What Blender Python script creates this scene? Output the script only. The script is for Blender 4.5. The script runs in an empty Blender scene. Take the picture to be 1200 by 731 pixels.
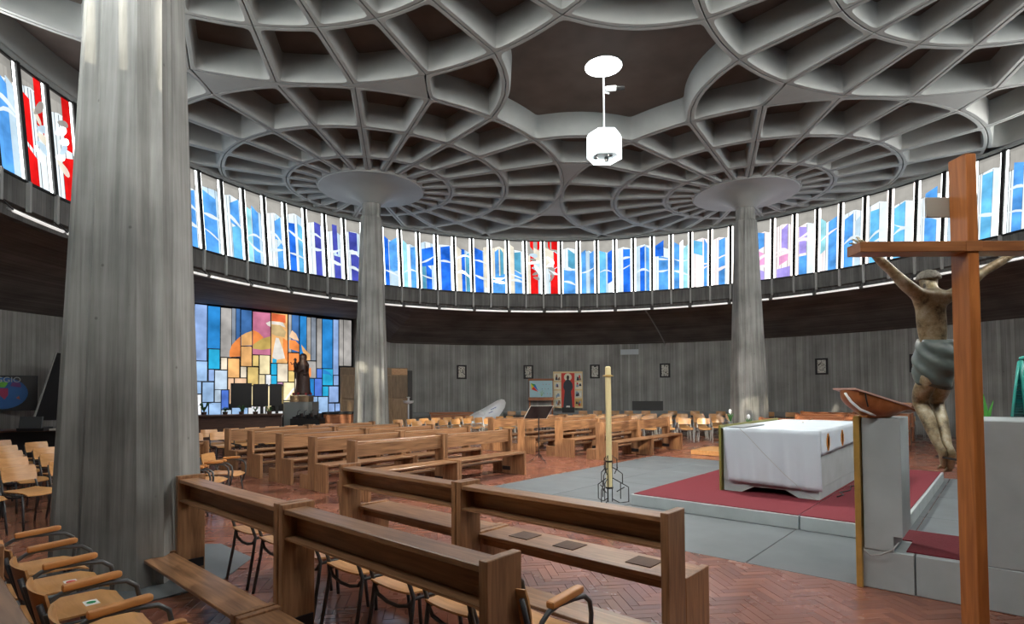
import bpy, bmesh, math, random
from math import sin, cos, pi, radians, hypot, atan2, sqrt
from mathutils import Vector, Matrix
random.seed(7)

# ------------------------------------------------------------------ camera, world, sun, exposure
# World frame: origin on the floor under the centre of the round church, X along the sanctuary axis.
F, TILT, XP, YP, ROLL, EYE = 654.07, 0.0278, 595.6, 440.8, 0.0065, 1.70
CX, CY = 2.070, 11.701                      # church centre seen from the camera (right, forward)
AX = radians(48.07)                         # angle between camera-right and world X
ce, se = cos(AX), sin(AX)
def W(x, y):                                # camera-frame metres (right, forward) -> world
    dx, dy = x - CX, y - CY
    return (dx*ce + dy*se, -dx*se + dy*ce)
def Wd(x, y):
    return (x*ce + y*se, -x*se + y*ce)
def W3(x, y, z):
    a, b = W(x, y); return Vector((a, b, z))
scene = bpy.context.scene
COL = scene.collection
cam_d = bpy.data.cameras.new('camera'); cam = bpy.data.objects.new('camera', cam_d); COL.objects.link(cam)
cam_d.sensor_width = 36.0; cam_d.lens = F/1200*36
cam_d.shift_x = (600 - XP)/1200; cam_d.shift_y = (YP - 365.5)/1200
cam_d.clip_start = 0.05; cam_d.clip_end = 300
ct, st = cos(TILT), sin(TILT); cr, sr = cos(ROLL), sin(ROLL)
def d3(v):
    a, b = Wd(v[0], v[1]); return Vector((a, b, v[2]))
ex = Vector((1, 0, 0)); ez = Vector((0, -st, ct)); ey = Vector((0, ct, st))
rx = ex*cr - ez*sr; rz = ex*sr + ez*cr
R_, U_, Fw = d3(rx), d3(rz), d3(ey)
M = Matrix((( R_.x, U_.x, -Fw.x), (R_.y, U_.y, -Fw.y), (R_.z, U_.z, -Fw.z))).to_4x4()
M.translation = W3(0, 0, EYE); cam.matrix_world = M
scene.camera = cam
CAM = Vector(M.translation)
def proj(p):                                # world point -> photo pixel (only used to choose what is in view)
    q = Vector(p) - CAM
    d = q.dot(Fw)
    if d < .05: return None
    return (XP + F*q.dot(R_)/d, YP - F*q.dot(U_)/d, d)

world = bpy.data.worlds.new('world'); scene.world = world; world.use_nodes = True
wn = world.node_tree.nodes; wn['Background'].inputs[0].default_value = (.95, .98, 1, 1); wn['Background'].inputs[1].default_value = 1.0
sun_d = bpy.data.lights.new('sun', 'SUN'); sun = bpy.data.objects.new('sun', sun_d); COL.objects.link(sun)
sun_d.energy = 30; sun_d.angle = radians(.6); sun_d.color = (1, .93, .82)
sd = Vector((*Wd(.10, 1.0), -.385)).normalized()          # direction the light travels
sun.rotation_euler = sd.to_track_quat('-Z', 'Y').to_euler()
sun['label'] = 'low sun shining in through the high window band'
vs = scene.view_settings
vs.view_transform = 'Standard'; vs.look = 'None'; vs.gamma = 1; vs.use_curve_mapping = False
vs.exposure = 1.42
cy = scene.cycles
cy.max_bounces = 7; cy.diffuse_bounces = 5; cy.glossy_bounces = 3; cy.transparent_max_bounces = 8
cy.caustics_reflective = False; cy.caustics_refractive = False
cy.sample_clamp_indirect = 4
GLASS_GAIN = 2.3                              # brightness of the daylight standing in the stained glass

# ------------------------------------------------------------------ helpers
class MB:
    def __init__(s): s.v = []; s.f = []; s.m = []; s.uv = None
    def quad(s, pts, m=0):
        n = len(s.v); s.v += [tuple(p) for p in pts]; s.f.append(tuple(range(n, n+len(pts)))); s.m.append(m)
    def box(s, x0, x1, y0, y1, z0, z1, m=0, tf=None):
        n = len(s.v)
        P = [(x0,y0,z0),(x1,y0,z0),(x1,y1,z0),(x0,y1,z0),(x0,y0,z1),(x1,y0,z1),(x1,y1,z1),(x0,y1,z1)]
        if tf: P = [tuple(tf(Vector(p))) for p in P]
        s.v += P
        for a in ((0,3,2,1),(4,5,6,7),(0,1,5,4),(1,2,6,5),(2,3,7,6),(3,0,4,7)):
            s.f.append(tuple(n+i for i in a)); s.m.append(m)
    def prism(s, poly, z0, z1, m=0, tf=None):
        n = len(s.v); k = len(poly)
        P = [(x, y, z0) for x, y in poly] + [(x, y, z1) for x, y in poly]
        if tf: P = [tuple(tf(Vector(p))) for p in P]
        s.v += P
        s.f.append(tuple(range(n+k-1, n-1, -1))); s.m.append(m)
        s.f.append(tuple(range(n+k, n+2*k))); s.m.append(m)
        for i in range(k):
            j = (i+1) % k; s.f.append((n+i, n+j, n+k+j, n+k+i)); s.m.append(m)
    def loft(s, rings, m=0, cap=True, closed=True):
        n = len(s.v); k = len(rings[0])
        for r in rings: s.v += [tuple(p) for p in r]
        for a in range(len(rings)-1):
            for i in range(k if closed else k-1):
                j = (i+1) % k
                s.f.append((n+a*k+i, n+a*k+j, n+(a+1)*k+j, n+(a+1)*k+i)); s.m.append(m)
        if cap:
            s.f.append(tuple(range(n+k-1, n-1, -1))); s.m.append(m)
            b = n+(len(rings)-1)*k; s.f.append(tuple(range(b, b+k))); s.m.append(m)
    def tube(s, path, r, n=8, m=0, rr=None, flat=1.0):
        path = [Vector(p) for p in path]; rings = []
        up0 = None
        for i, p in enumerate(path):
            d = (path[min(i+1, len(path)-1)] - path[max(i-1, 0)])
            if d.length < 1e-9: d = Vector((0, 0, 1))
            d.normalize()
            if up0 is None:
                up0 = Vector((0, 0, 1)) if abs(d.z) < .9 else Vector((1, 0, 0))
            a = d.cross(up0)
            if a.length < 1e-4: a = d.orthogonal()
            a.normalize(); b = d.cross(a).normalized(); up0 = a.cross(d).normalized()
            q = (rr[i] if rr else r)
            rings.append([p + a*q*cos(2*pi*t/n) + b*q*flat*sin(2*pi*t/n) for t in range(n)])
        s.loft(rings, m)
    def lathe(s, prof, n=24, m=0, c=(0, 0)):
        s.loft([[(c[0]+r*cos(2*pi*t/n), c[1]+r*sin(2*pi*t/n), z) for t in range(n)] for r, z in prof], m)
    def build(s, name, mats, parent=None, loc=None, rot=None, smooth=False, bevel=0, uv=None, segs=1):
        me = bpy.data.meshes.new(name); me.from_pydata(s.v, [], s.f)
        if not isinstance(mats, (list, tuple)): mats = [mats]
        for mt in mats: me.materials.append(mt)
        if len(mats) > 1: me.polygons.foreach_set('material_index', s.m)
        if smooth: me.polygons.foreach_set('use_smooth', [True]*len(s.f))
        if uv:
            l = me.uv_layers.new(name='UVMap')
            for lp in me.loops: l.data[lp.index].uv = uv(s.v[lp.vertex_index])
        o = bpy.data.objects.new(name, me); COL.objects.link(o)
        if parent: o.parent = parent
        if loc is not None: o.location = loc
        if rot is not None: o.rotation_euler = (0, 0, rot)
        if bevel:
            b = o.modifiers.new('bevel', 'BEVEL'); b.width = bevel; b.segments = segs; b.limit_method = 'ANGLE'; b.angle_limit = .6
        if smooth == 'auto':
            for p in me.polygons: p.use_smooth = True
            me.set_sharp_from_angle(angle=radians(35))
        return o
def tag(o, label=None, cat=None, group=None, kind=None):
    if label: o['label'] = label
    if cat: o['category'] = cat
    if group: o['group'] = group
    if kind: o['kind'] = kind
    return o
def empty(name, loc=(0, 0, 0), rot=0):
    o = bpy.data.objects.new(name, None); COL.objects.link(o); o.location = loc; o.rotation_euler = (0, 0, rot)
    o.empty_display_size = .1
    return o
KIDS = {}
def tree(o):
    return [(c, tree(c)) for c in o.children]
def copy_tree(o, tr, parent=None):
    c = o.copy(); COL.objects.link(c); c.parent = parent
    for k in ('label', 'group'):
        if parent is None and k in c: del c[k]
    for ch, t in tr: copy_tree(ch, t, c)
    return c
ORD = ['first','second','third','fourth','fifth','sixth','seventh','eighth','ninth','tenth','eleventh','twelfth','thirteenth','fourteenth','fifteenth','sixteenth','seventeenth','eighteenth','nineteenth','twentieth','twenty-first','twenty-second','twenty-third','twenty-fourth','twenty-fifth','twenty-sixth','twenty-seventh','twenty-eighth']

# ------------------------------------------------------------------ materials
def nt(name):
    m = bpy.data.materials.new(name); m.use_nodes = True; t = m.node_tree
    return m, t, t.nodes['Principled BSDF'], t.nodes.new, t.links.new
def plain(name, col, rough=.6, metal=0, spec=.5, var=0, scale=6, bump=0):
    m, t, b, N, L = nt(name)
    b.inputs['Base Color'].default_value = (*col, 1); b.inputs['Roughness'].default_value = rough
    b.inputs['Metallic'].default_value = metal; b.inputs['Specular IOR Level'].default_value = spec
    if var or bump:
        tc = N('ShaderNodeTexCoord'); no = N('ShaderNodeTexNoise'); no.inputs['Scale'].default_value = scale; no.inputs['Detail'].default_value = 5
        L(tc.outputs['Object'], no.inputs['Vector'])
        if var:
            r = N('ShaderNodeMapRange'); r.inputs[1].default_value = .3; r.inputs[2].default_value = .7
            r.inputs[3].default_value = 1-var; r.inputs[4].default_value = 1+var; L(no.outputs['Fac'], r.inputs[0])
            h = N('ShaderNodeVectorMath'); h.operation = 'SCALE'; h.inputs[0].default_value = col; L(r.outputs[0], h.inputs['Scale'])
            L(h.outputs[0], b.inputs['Base Color'])
        if bump:
            bp = N('ShaderNodeBump'); bp.inputs['Strength'].default_value = bump; bp.inputs['Distance'].default_value = .01
            L(no.outputs['Fac'], bp.inputs['Height']); L(bp.outputs[0], b.inputs['Normal'])
    return m
def wood(name, dark, light, rough=.4, scale=(3, 40, 40), rnd=.18, coord='Object'):
    m, t, b, N, L = nt(name)
    tc = N('ShaderNodeTexCoord'); mp = N('ShaderNodeMapping'); mp.inputs['Scale'].default_value = scale
    no = N('ShaderNodeTexNoise'); no.inputs['Scale'].default_value = 1.0; no.inputs['Detail'].default_value = 6; no.inputs['Distortion'].default_value = .6
    L(tc.outputs[coord], mp.inputs['Vector']); L(mp.outputs[0], no.inputs['Vector'])
    rp = N('ShaderNodeValToRGB'); rp.color_ramp.elements[0].position = .3; rp.color_ramp.elements[1].position = .72
    rp.color_ramp.elements[0].color = (*dark, 1); rp.color_ramp.elements[1].color = (*light, 1)
    L(no.outputs['Fac'], rp.inputs['Fac'])
    oi = N('ShaderNodeObjectInfo'); r = N('ShaderNodeMapRange'); r.inputs[3].default_value = 1-rnd; r.inputs[4].default_value = 1+rnd
    L(oi.outputs['Random'], r.inputs[0])
    h = N('ShaderNodeVectorMath'); h.operation = 'SCALE'; L(rp.outputs['Color'], h.inputs[0]); L(r.outputs[0], h.inputs['Scale'])
    L(h.outputs[0], b.inputs['Base Color']); b.inputs['Roughness'].default_value = rough
    bp = N('ShaderNodeBump'); bp.inputs['Strength'].default_value = .12; bp.inputs['Distance'].default_value = .004
    L(no.outputs['Fac'], bp.inputs['Height']); L(bp.outputs[0], b.inputs['Normal'])
    return m
def concrete(name, c0, c1, board=(9, 9, .25), boardscale=8.5, axis='UV', joint=.35, rough=.75, blotch=1.0):
    """board-formed concrete: streaks along the boards, board joints, blotches and small air holes"""
    m, t, b, N, L = nt(name)
    tc = N('ShaderNodeTexCoord'); src = tc.outputs[axis if axis != 'UV' else 'UV']
    mp = N('ShaderNodeMapping'); mp.inputs['Scale'].default_value = board; L(src, mp.inputs['Vector'])
    n1 = N('ShaderNodeTexNoise'); n1.inputs['Scale'].default_value = 1; n1.inputs['Detail'].default_value = 7; n1.inputs['Roughness'].default_value = .65
    L(mp.outputs[0], n1.inputs['Vector'])
    n2 = N('ShaderNodeTexNoise'); n2.inputs['Scale'].default_value = .9*blotch; n2.inputs['Detail'].default_value = 4; L(src, n2.inputs['Vector'])
    add = N('ShaderNodeMath'); add.operation = 'ADD'; L(n1.outputs['Fac'], add.inputs[0]); L(n2.outputs['Fac'], add.inputs[1])
    rp = N('ShaderNodeMapRange'); rp.inputs[1].default_value = .72; rp.inputs[2].default_value = 1.28; L(add.outputs[0], rp.inputs[0])
    mx = N('ShaderNodeMix'); mx.data_type = 'RGBA'; mx.inputs[6].default_value = (*c0, 1); mx.inputs[7].default_value = (*c1, 1); L(rp.outputs[0], mx.inputs[0])
    # per-board tone: white noise of the board index
    sx = N('ShaderNodeSeparateXYZ'); L(src, sx.inputs[0])
    mu = N('ShaderNodeMath'); mu.operation = 'MULTIPLY'; mu.inputs[1].default_value = boardscale; L(sx.outputs[0], mu.inputs[0])
    fl = N('ShaderNodeMath'); fl.operation = 'FLOOR'; L(mu.outputs[0], fl.inputs[0])
    wn_ = N('ShaderNodeTexWhiteNoise'); wn_.noise_dimensions = '1D'; L(fl.outputs[0], wn_.inputs['W'])
    br = N('ShaderNodeMapRange'); br.inputs[3].default_value = .82; br.inputs[4].default_value = 1.18; L(wn_.outputs['Value'], br.inputs[0])
    fr = N('ShaderNodeMath'); fr.operation = 'FRACT'; L(mu.outputs[0], fr.inputs[0])
    pp = N('ShaderNodeMath'); pp.operation = 'PINGPONG'; pp.inputs[1].default_value = .5; L(fr.outputs[0], pp.inputs[0])
    jr = N('ShaderNodeMapRange'); jr.inputs[1].default_value = 0; jr.inputs[2].default_value = .08; jr.inputs[3].default_value = 1-joint; jr.inputs[4].default_value = 1; L(pp.outputs[0], jr.inputs[0])
    m1 = N('ShaderNodeMath'); m1.operation = 'MULTIPLY'; L(br.outputs[0], m1.inputs[0]); L(jr.outputs[0], m1.inputs[1])
    # air holes
    vo = N('ShaderNodeTexVoronoi'); vo.inputs['Scale'].default_value = 3.2; L(src, vo.inputs['Vector'])
    hr = N('ShaderNodeMapRange'); hr.inputs[1].default_value = .03; hr.inputs[2].default_value = .06; hr.inputs[3].default_value = .55; hr.inputs[4].default_value = 1; L(vo.outputs['Distance'], hr.inputs[0])
    m2 = N('ShaderNodeMath'); m2.operation = 'MULTIPLY'; L(m1.outputs[0], m2.inputs[0]); L(hr.outputs[0], m2.inputs[1])
    h = N('ShaderNodeVectorMath'); h.operation = 'SCALE'; L(mx.outputs[2], h.inputs[0]); L(m2.outputs[0], h.inputs['Scale'])
    L(h.outputs[0], b.inputs['Base Color']); b.inputs['Roughness'].default_value = rough
    bp = N('ShaderNodeBump'); bp.inputs['Strength'].default_value = .35; bp.inputs['Distance'].default_value = .01
    ad = N('ShaderNodeMath'); ad.operation = 'ADD'; L(n1.outputs['Fac'], ad.inputs[0]); L(m2.outputs[0], ad.inputs[1])
    L(ad.outputs[0], bp.inputs['Height']); L(bp.outputs[0], b.inputs['Normal'])
    return m
def glass(name, col, gain=1.0, trans=.22, cloud=.18, scale=2.2):
    """stained glass with daylight standing in it: glows in its own colour and lets some sun pass"""
    m, t, b, N, L = nt(name); t.nodes.remove(b); out = t.nodes['Material Output']
    tc = N('ShaderNodeTexCoord'); no = N('ShaderNodeTexNoise'); no.inputs['Scale'].default_value = scale; no.inputs['Detail'].default_value = 3
    L(tc.outputs['Object'], no.inputs['Vector'])
    r = N('ShaderNodeMapRange'); r.inputs[1].default_value = .3; r.inputs[2].default_value = .7
    r.inputs[3].default_value = 1-cloud; r.inputs[4].default_value = 1+cloud; L(no.outputs['Fac'], r.inputs[0])
    h = N('ShaderNodeVectorMath'); h.operation = 'SCALE'; h.inputs[0].default_value = col; L(r.outputs[0], h.inputs['Scale'])
    e = N('ShaderNodeEmission'); L(h.outputs[0], e.inputs['Color']); e.inputs['Strength'].default_value = gain
    if trans:
        tr = N('ShaderNodeBsdfTransparent'); mxc = max(col)
        tr.inputs['Color'].default_value = (*[trans*c/mxc for c in col], 1)
        ad = N('ShaderNodeAddShader'); L(e.outputs[0], ad.inputs[0]); L(tr.outputs[0], ad.inputs[1]); L(ad.outputs[0], out.inputs['Surface'])
    else: L(e.outputs[0], out.inputs['Surface'])
    return m
G = GLASS_GAIN
PAL = {  # colours of the high window band
 'N': glass('glass_unseen_fill', (1.0, .97, .90), 2.1*G),  # bays out of view: glow raised as fill for surfaces facing the camera
 'W': glass('glass_white', (.95, 1.0, .98), .75*G), 'V': glass('glass_cream', (.92, .87, .74), 0.13*G),
 'T': glass('glass_shade_grey', (.62, .60, .56), 0.075*G), 'P': glass('glass_pale', (.66, .82, .93), 0.13*G),  # grey top: shade of the outside overhang put into the colour of clear glass
 'B': glass('glass_blue', (.03, .20, .80), 0.15*G, cloud=.45), 'L': glass('glass_light_blue', (.14, .46, .95), 0.135*G, cloud=.4),
 'C': glass('glass_cyan', (.20, .62, .95), 0.14*G, cloud=.3), 'A': glass('glass_aqua', (.42, .82, .90), 0.14*G, cloud=.3),
 'I': glass('glass_indigo', (.10, .12, .50), 0.12*G, cloud=.4), 'Y': glass('glass_milky', (.88, .96, 1.0), 0.135*G, cloud=.12), 'Z': glass('glass_milky_rose', (1.0, .90, .90), 0.145*G, cloud=.1), 'U': glass('glass_lilac', (.50, .42, .92), 0.13*G, cloud=.3),
 'K': glass('glass_pink', (.88, .45, .72), 0.14*G, cloud=.3), 'R': glass('glass_red', (.80, .015, .015), 0.15*G, cloud=.35),
 'E': glass('glass_teal', (.14, .45, .62), 0.13*G, cloud=.3), 'O': glass('glass_ochre', (.85, .55, .25), 0.13*G),
 'H': glass('glass_rose_white', (1, .93, .88), .7*G)}
M_ = {}
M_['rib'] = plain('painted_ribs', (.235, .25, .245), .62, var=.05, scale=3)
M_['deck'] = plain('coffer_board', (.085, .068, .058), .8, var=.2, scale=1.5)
M_['cap'] = plain('capital_paint', (.22, .235, .235), .55, var=.08, scale=1.2)
M_['column'] = concrete('column_concrete', (.115, .12, .112), (.36, .37, .355), board=(11, 11, .35), boardscale=9, axis='Object', joint=.12)
M_['wall'] = concrete('wall_concrete', (.20, .205, .195), (.36, .37, .355), board=(9, .35, 1), boardscale=8)
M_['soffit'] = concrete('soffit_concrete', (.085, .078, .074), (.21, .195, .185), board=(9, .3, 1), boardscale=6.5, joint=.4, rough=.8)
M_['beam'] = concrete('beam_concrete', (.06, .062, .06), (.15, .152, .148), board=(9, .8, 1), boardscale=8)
M_['black'] = plain('black_metal', (.008, .008, .008), .5)
M_['plastic'] = plain('black_plastic', (.012, .012, .014), .35)
M_['rod'] = plain('grey_rod', (.30, .31, .30), .5)
M_['pew'] = wood('oak_pew', (.165, .080, .036), (.40, .215, .108), .36, (26, 26, 2.2))
M_['pewx'] = wood('oak_pew_long', (.165, .080, .036), (.40, .215, .108), .33, (2.2, 30, 30))
M_['bench'] = wood('red_bench_wood', (.28, .10, .04), (.48, .19, .08), .4, (2.2, 30, 30))
M_['ply'] = wood('chair_plywood', (.50, .25, .085), (.66, .36, .145), .28, (4, 24, 24), .12)
M_['arm'] = wood('armrest_wood', (.45, .19, .05), (.60, .28, .085), .5, (20, 4, 20), .1)
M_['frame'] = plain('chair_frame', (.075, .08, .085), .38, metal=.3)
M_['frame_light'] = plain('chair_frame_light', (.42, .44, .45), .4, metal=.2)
M_['cross'] = wood('cross_wood', (.30, .10, .025), (.50, .185, .050), .32, (26, 26, 2.0), .02)
M_['crossx'] = wood('cross_wood_beam', (.22, .085, .030), (.36, .15, .055), .32, (2.0, 26, 26), .02)
M_['slab'] = plain('slate_slab', (.135, .155, .165), .42, var=.14, scale=2.2)
M_['stone'] = plain('altar_stone', (.36, .41, .42), .6, var=.1, scale=3, bump=.1)
M_['carpet'] = plain('red_carpet', (.15, .010, .020), .95, var=.12, scale=60, bump=.4)
M_['cloth'] = plain('altar_cloth', (.47, .54, .60), .8, var=.03, scale=2)
M_['gold'] = plain('gold_leaf', (.62, .42, .12), .38, metal=.6, var=.15, scale=8)
M_['white'] = plain('white_paint', (.8, .84, .86), .5)
M_['paper'] = plain('paper', (.8, .8, .76), .8)
M_['grout'] = plain('floor_grout', (.085, .045, .035), .6)
M_['green'] = plain('leaf_green', (.03, .12, .025), .5)
M_['cabinet'] = wood('cabinet_wood', (.19, .125, .065), (.30, .20, .11), .5, (20, 20, 2.5))
M_['counter'] = wood('counter_wood', (.05, .025, .018), (.10, .05, .035), .4, (3, 30, 30))
M_['statue'] = plain('carved_dark_wood', (.055, .026, .018), .5, var=.3, scale=12, bump=.4)
M_['wax'] = plain('candle_wax', (.72, .62, .33), .5)
M_['grey'] = plain('grey_panel', (.22, .24, .24), .6)
def brick_mat():
    m, t, b, N, L = nt('terracotta_brick')
    oi = N('ShaderNodeTexCoord'); at = N('ShaderNodeAttribute'); at.attribute_name = 'tone'
    oi2 = N('ShaderNodeObjectInfo'); s = N('ShaderNodeMath'); s.operation = 'ADD'; L(at.outputs['Fac'], s.inputs[0]); L(oi2.outputs['Random'], s.inputs[1])
    fr = N('ShaderNodeMath'); fr.operation = 'FRACT'; L(s.outputs[0], fr.inputs[0])
    rp = N('ShaderNodeValToRGB'); cr_ = rp.color_ramp
    cr_.elements[0].color = (.175, .068, .045, 1); cr_.elements[1].color = (.28, .110, .070, 1)
    e = cr_.elements.new(.5); e.color = (.225, .085, .055, 1)
    L(fr.outputs[0], rp.inputs['Fac'])
    no = N('ShaderNodeTexNoise'); no.inputs['Scale'].default_value = 1.3; no.inputs['Detail'].default_value = 5
    ge = N('ShaderNodeNewGeometry'); L(ge.outputs['Position'], no.inputs['Vector'])
    r = N('ShaderNodeMapRange'); r.inputs[1].default_value = .35; r.inputs[2].default_value = .65; r.inputs[3].default_value = .16; r.inputs[4].default_value = .34; L(no.outputs['Fac'], r.inputs[0]); L(r.outputs[0], b.inputs['Roughness'])
    L(rp.outputs[0], b.inputs['Base Color'])
    return m
M_['brick'] = brick_mat()
M_['leadgrey'] = plain('lead_grey', (.09, .10, .11), .5)

# ------------------------------------------------------------------ geometry of the church
RW0, RW1, ZW0, ZW1 = 11.20, 11.43, 5.70, 7.96     # window band
HALF, ZR = 6.018, 8.07                            # half side of the column square, rib underside
SQ = radians(-45)                                 # square axes relative to world X
RWALL, ZWALL = 15.95, 3.90
def sq(x, y):                                     # units of HALF in the column-square frame -> world metres
    # camera-frame square is turned by 3.07 deg; world X is its diagonal, so the square is at -45 deg
    c, s = cos(SQ), sin(SQ)
    return (HALF*(x*c - y*s), HALF*(x*s + y*c))
def pol(r, az, z=None):
    a = radians(az)
    return (r*cos(a), r*sin(a)) if z is None else (r*cos(a), r*sin(a), z)

# floor -------------------------------------------------------------
floor = empty('floor'); tag(floor, 'terracotta herringbone brick floor of the round church', None, None, 'structure')
mb = MB(); mb.prism([pol(16.3, a) for a in range(0, 360, 3)], -.25, -.012); mb.build('floor_bed', M_['grout'], floor)
Wb, Lb = .080, .320
BA = radians(-41); BC, BS = cos(BA), sin(BA)          # direction of the herringbone bond
SL = (-4.41, 3.4, -8.2, .70)                      # slate floor rectangle
cols = [(-8.511, 0), (0, 8.511), (8.511, 0), (0, -8.511)]
def brick_box(x0, y0, x1, y1):
    return (x0+.003, x1-.003, y0+.003, y1-.003)
cand = []
N_ = 230
for i in range(-N_, N_):
    for j in range(-60, 60):
        bx, by = i + 4*j, i - 4*j
        for (x0, y0, x1, y1) in ((bx, by, bx+4, by+1), (bx, by+1, bx+1, by+5)):
            X0, Y0, X1, Y1 = x0*Wb, y0*Wb, x1*Wb, y1*Wb
            cxl, cyl = (X0+X1)/2, (Y0+Y1)/2
            cxm, cym = cxl*BC - cyl*BS, cxl*BS + cyl*BC
            if cxm*cxm + cym*cym > 15.8**2: continue
            d = hypot(cxm - CAM.x, cym - CAM.y)
            if d > 15: continue
            cor = [(x*BC - y*BS, x*BS + y*BC) for x, y in ((X0, Y0), (X1, Y0), (X1, Y1), (X0, Y1))]
            if all(SL[0] < a < SL[1] and SL[2] < c < SL[3] for a, c in cor): continue
            if any(max(abs(cxm-a), abs(cym-b), (abs(cxm-a)+abs(cym-b))/1.41) < .98 for a, b in cols): continue
            p = proj((cxm, cym, 0))
            if p is None or not (-60 < p[0] < 1260 and p[1] < 820): continue
            inview = 0 < p[0] < 1200 and p[1] < 731
            cand.append((d - (50 if inview else 0), X0, Y0, X1, Y1))
cand.sort()
bm_ = {}
def world_b(x, y, z): return (x*BC - y*BS, x*BS + y*BC, z)
# the bricks that show largest: in the open strips of floor nearest the camera
for key in ((4, 1), (1, 4)):
    b = MB(); a, c_ = key[0]*Wb/2-.0012, key[1]*Wb/2-.0012; e = .002
    b.loft([[(-a,-c_,-.03),(a,-c_,-.03),(a,c_,-.03),(-a,c_,-.03)], [(-a,-c_,-e),(a,-c_,-e),(a,c_,-e),(-a,c_,-e)], [(-a+e,-c_+e,0),(a-e,-c_+e,0),(a-e,c_-e,0),(-a+e,c_-e,0)]])
    me = bpy.data.meshes.new('brick'); me.from_pydata(b.v, [], b.f); me.materials.append(M_['brick']); bm_[key] = me
for k, c in enumerate(cand[:300]):
    x0, y0, x1, y1 = c[1:]
    o = bpy.data.objects.new('brick', bm_[(4, 1) if x1-x0 > y1-y0 else (1, 4)]); COL.objects.link(o); o.parent = floor
    o.location = world_b((x0+x1)/2, (y0+y1)/2, random.uniform(-.0012, .0008)); o.rotation_euler = (random.uniform(-.002, .002), random.uniform(-.002, .002), BA)
b = MB(); tones = []
for c in cand[300:]:
    x0, y0, x1, y1 = c[1:]; x0 += .0015; x1 -= .0015; y0 += .0015; y1 -= .0015
    z = random.uniform(-.0015, .0005); n = len(b.v)
    b.v += [world_b(*p) for p in ((x0,y0,z),(x1,y0,z),(x1,y1,z),(x0,y1,z),(x0,y0,-.013),(x1,y0,-.013),(x1,y1,-.013),(x0,y1,-.013))]
    for f in ((0,1,2,3),(0,4,5,1),(1,5,6,2),(2,6,7,3),(3,7,4,0)): b.f.append(tuple(n+i for i in f)); b.m.append(0)
    tones += [random.random()]*5
o = b.build('brick_paving', M_['brick'], floor); o['kind'] = 'stuff'
at_ = o.data.attributes.new('tone', 'FLOAT', 'FACE'); at_.data.foreach_set('value', tones)
# far floor beyond the separate bricks
b = MB(); ring = []
for a in range(0, 360, 4):
    ring.append(pol(15.9, a))
b.prism(ring, -.02, -.0085)
o = b.build('distant_paving', M_['brick'], floor)
# slate slabs
us = [-4.41, -2.65, -.85, 1.0, 2.3, 3.4]; vs_ = [.70, -.65, -2.0, -4.3, -5.4, -6.8, -8.2]
for i in range(5):
    for j in range(6):
        b = MB(); b.box(us[i]+.005, us[i+1]-.005, vs_[j+1]+.005, vs_[j]-.005, -.04, .003)
        b.build('paving_slab', M_['slab'], floor, bevel=.003)
for (a, c_) in cols:                              # octagonal slabs around the columns
    b = MB(); r = .98/cos(pi/8); b.prism([(a+r*cos(pi/8+k*pi/4), c_+r*sin(pi/8+k*pi/4)) for k in range(8)], -.03, .004)
    b.build('column_slab', M_['slab'], floor)

# outer wall, soffit, beam ------------------------------------------
def chapel(az):                                   # 0..1: how far the soffit lifts towards the glass chapel
    def ss(x): x = max(0, min(1, x)); return x*x*(3-2*x)
    return ss((az-70)/4)*ss((112-az)/5)
def arcwall(name, r, z0, z1f, a0, a1, mat, thick=.25, step=1.5, label=None):
    b = MB(); n = int(round((a1-a0)/step)); A = [a0+(a1-a0)*i/n for i in range(n+1)]
    for i in range(n):
        p, q = A[i], A[i+1]
        b.quad([pol(r, p, z0), pol(r, q, z0), pol(r, q, z1f(q)), pol(r, p, z1f(p))])
        b.quad([pol(r+thick, q, z0), pol(r+thick, p, z0), pol(r+thick, p, z1f(p)), pol(r+thick, q, z1f(q))])
    o = b.build(name, mat, uv=lambda v: (atan2(v[1], v[0])*r, v[2]))
    tag(o, label, None, None, 'structure'); return o
zw = lambda a: ZWALL + 1.12*chapel(a)
arcwall('wall_back', RWALL, 0, lambda a: zw(a)+.1, -60, 76.0, M_['wall'], label='curved board-marked concrete wall behind the altar')
arcwall('wall_left', RWALL, 0, lambda a: zw(a)+.1, 100.5, 170, M_['wall'], label='dark curved concrete wall at the left')
arcwall('wall_front', RWALL, 0, lambda a: ZWALL+.1, 170, 300, M_['wall'], label='curved concrete wall behind the camera')
b = MB(); n = 240
for i in range(n):
    p, q = 360*i/n, 360*(i+1)/n
    rad = [RWALL+.3, 14.2, 12.6, 11.42]
    def zz(k, a): 
        a = a % 360
        zo = zw(a) if a < 300 else ZWALL
        f = (RWALL+.3-rad[k])/(RWALL+.3-11.42)
        return zo + (5.02-zo)*(1-(1-f)**1.35)
    for k in range(3):
        b.quad([pol(rad[k], p, zz(k, p)), pol(rad[k+1], p, zz(k+1, p)), pol(rad[k+1], q, zz(k+1, q)), pol(rad[k], q, zz(k, q))])
        b.quad([pol(rad[k], q, zz(k, q)+.3), pol(rad[k+1], q, zz(k+1, q)+.3), pol(rad[k+1], p, zz(k+1, p)+.3), pol(rad[k], p, zz(k, p)+.3)])
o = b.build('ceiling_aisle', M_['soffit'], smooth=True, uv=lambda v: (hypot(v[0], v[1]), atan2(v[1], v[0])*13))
tag(o, 'dark sloping concrete soffit over the outer aisle', None, None, 'structure')
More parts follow.
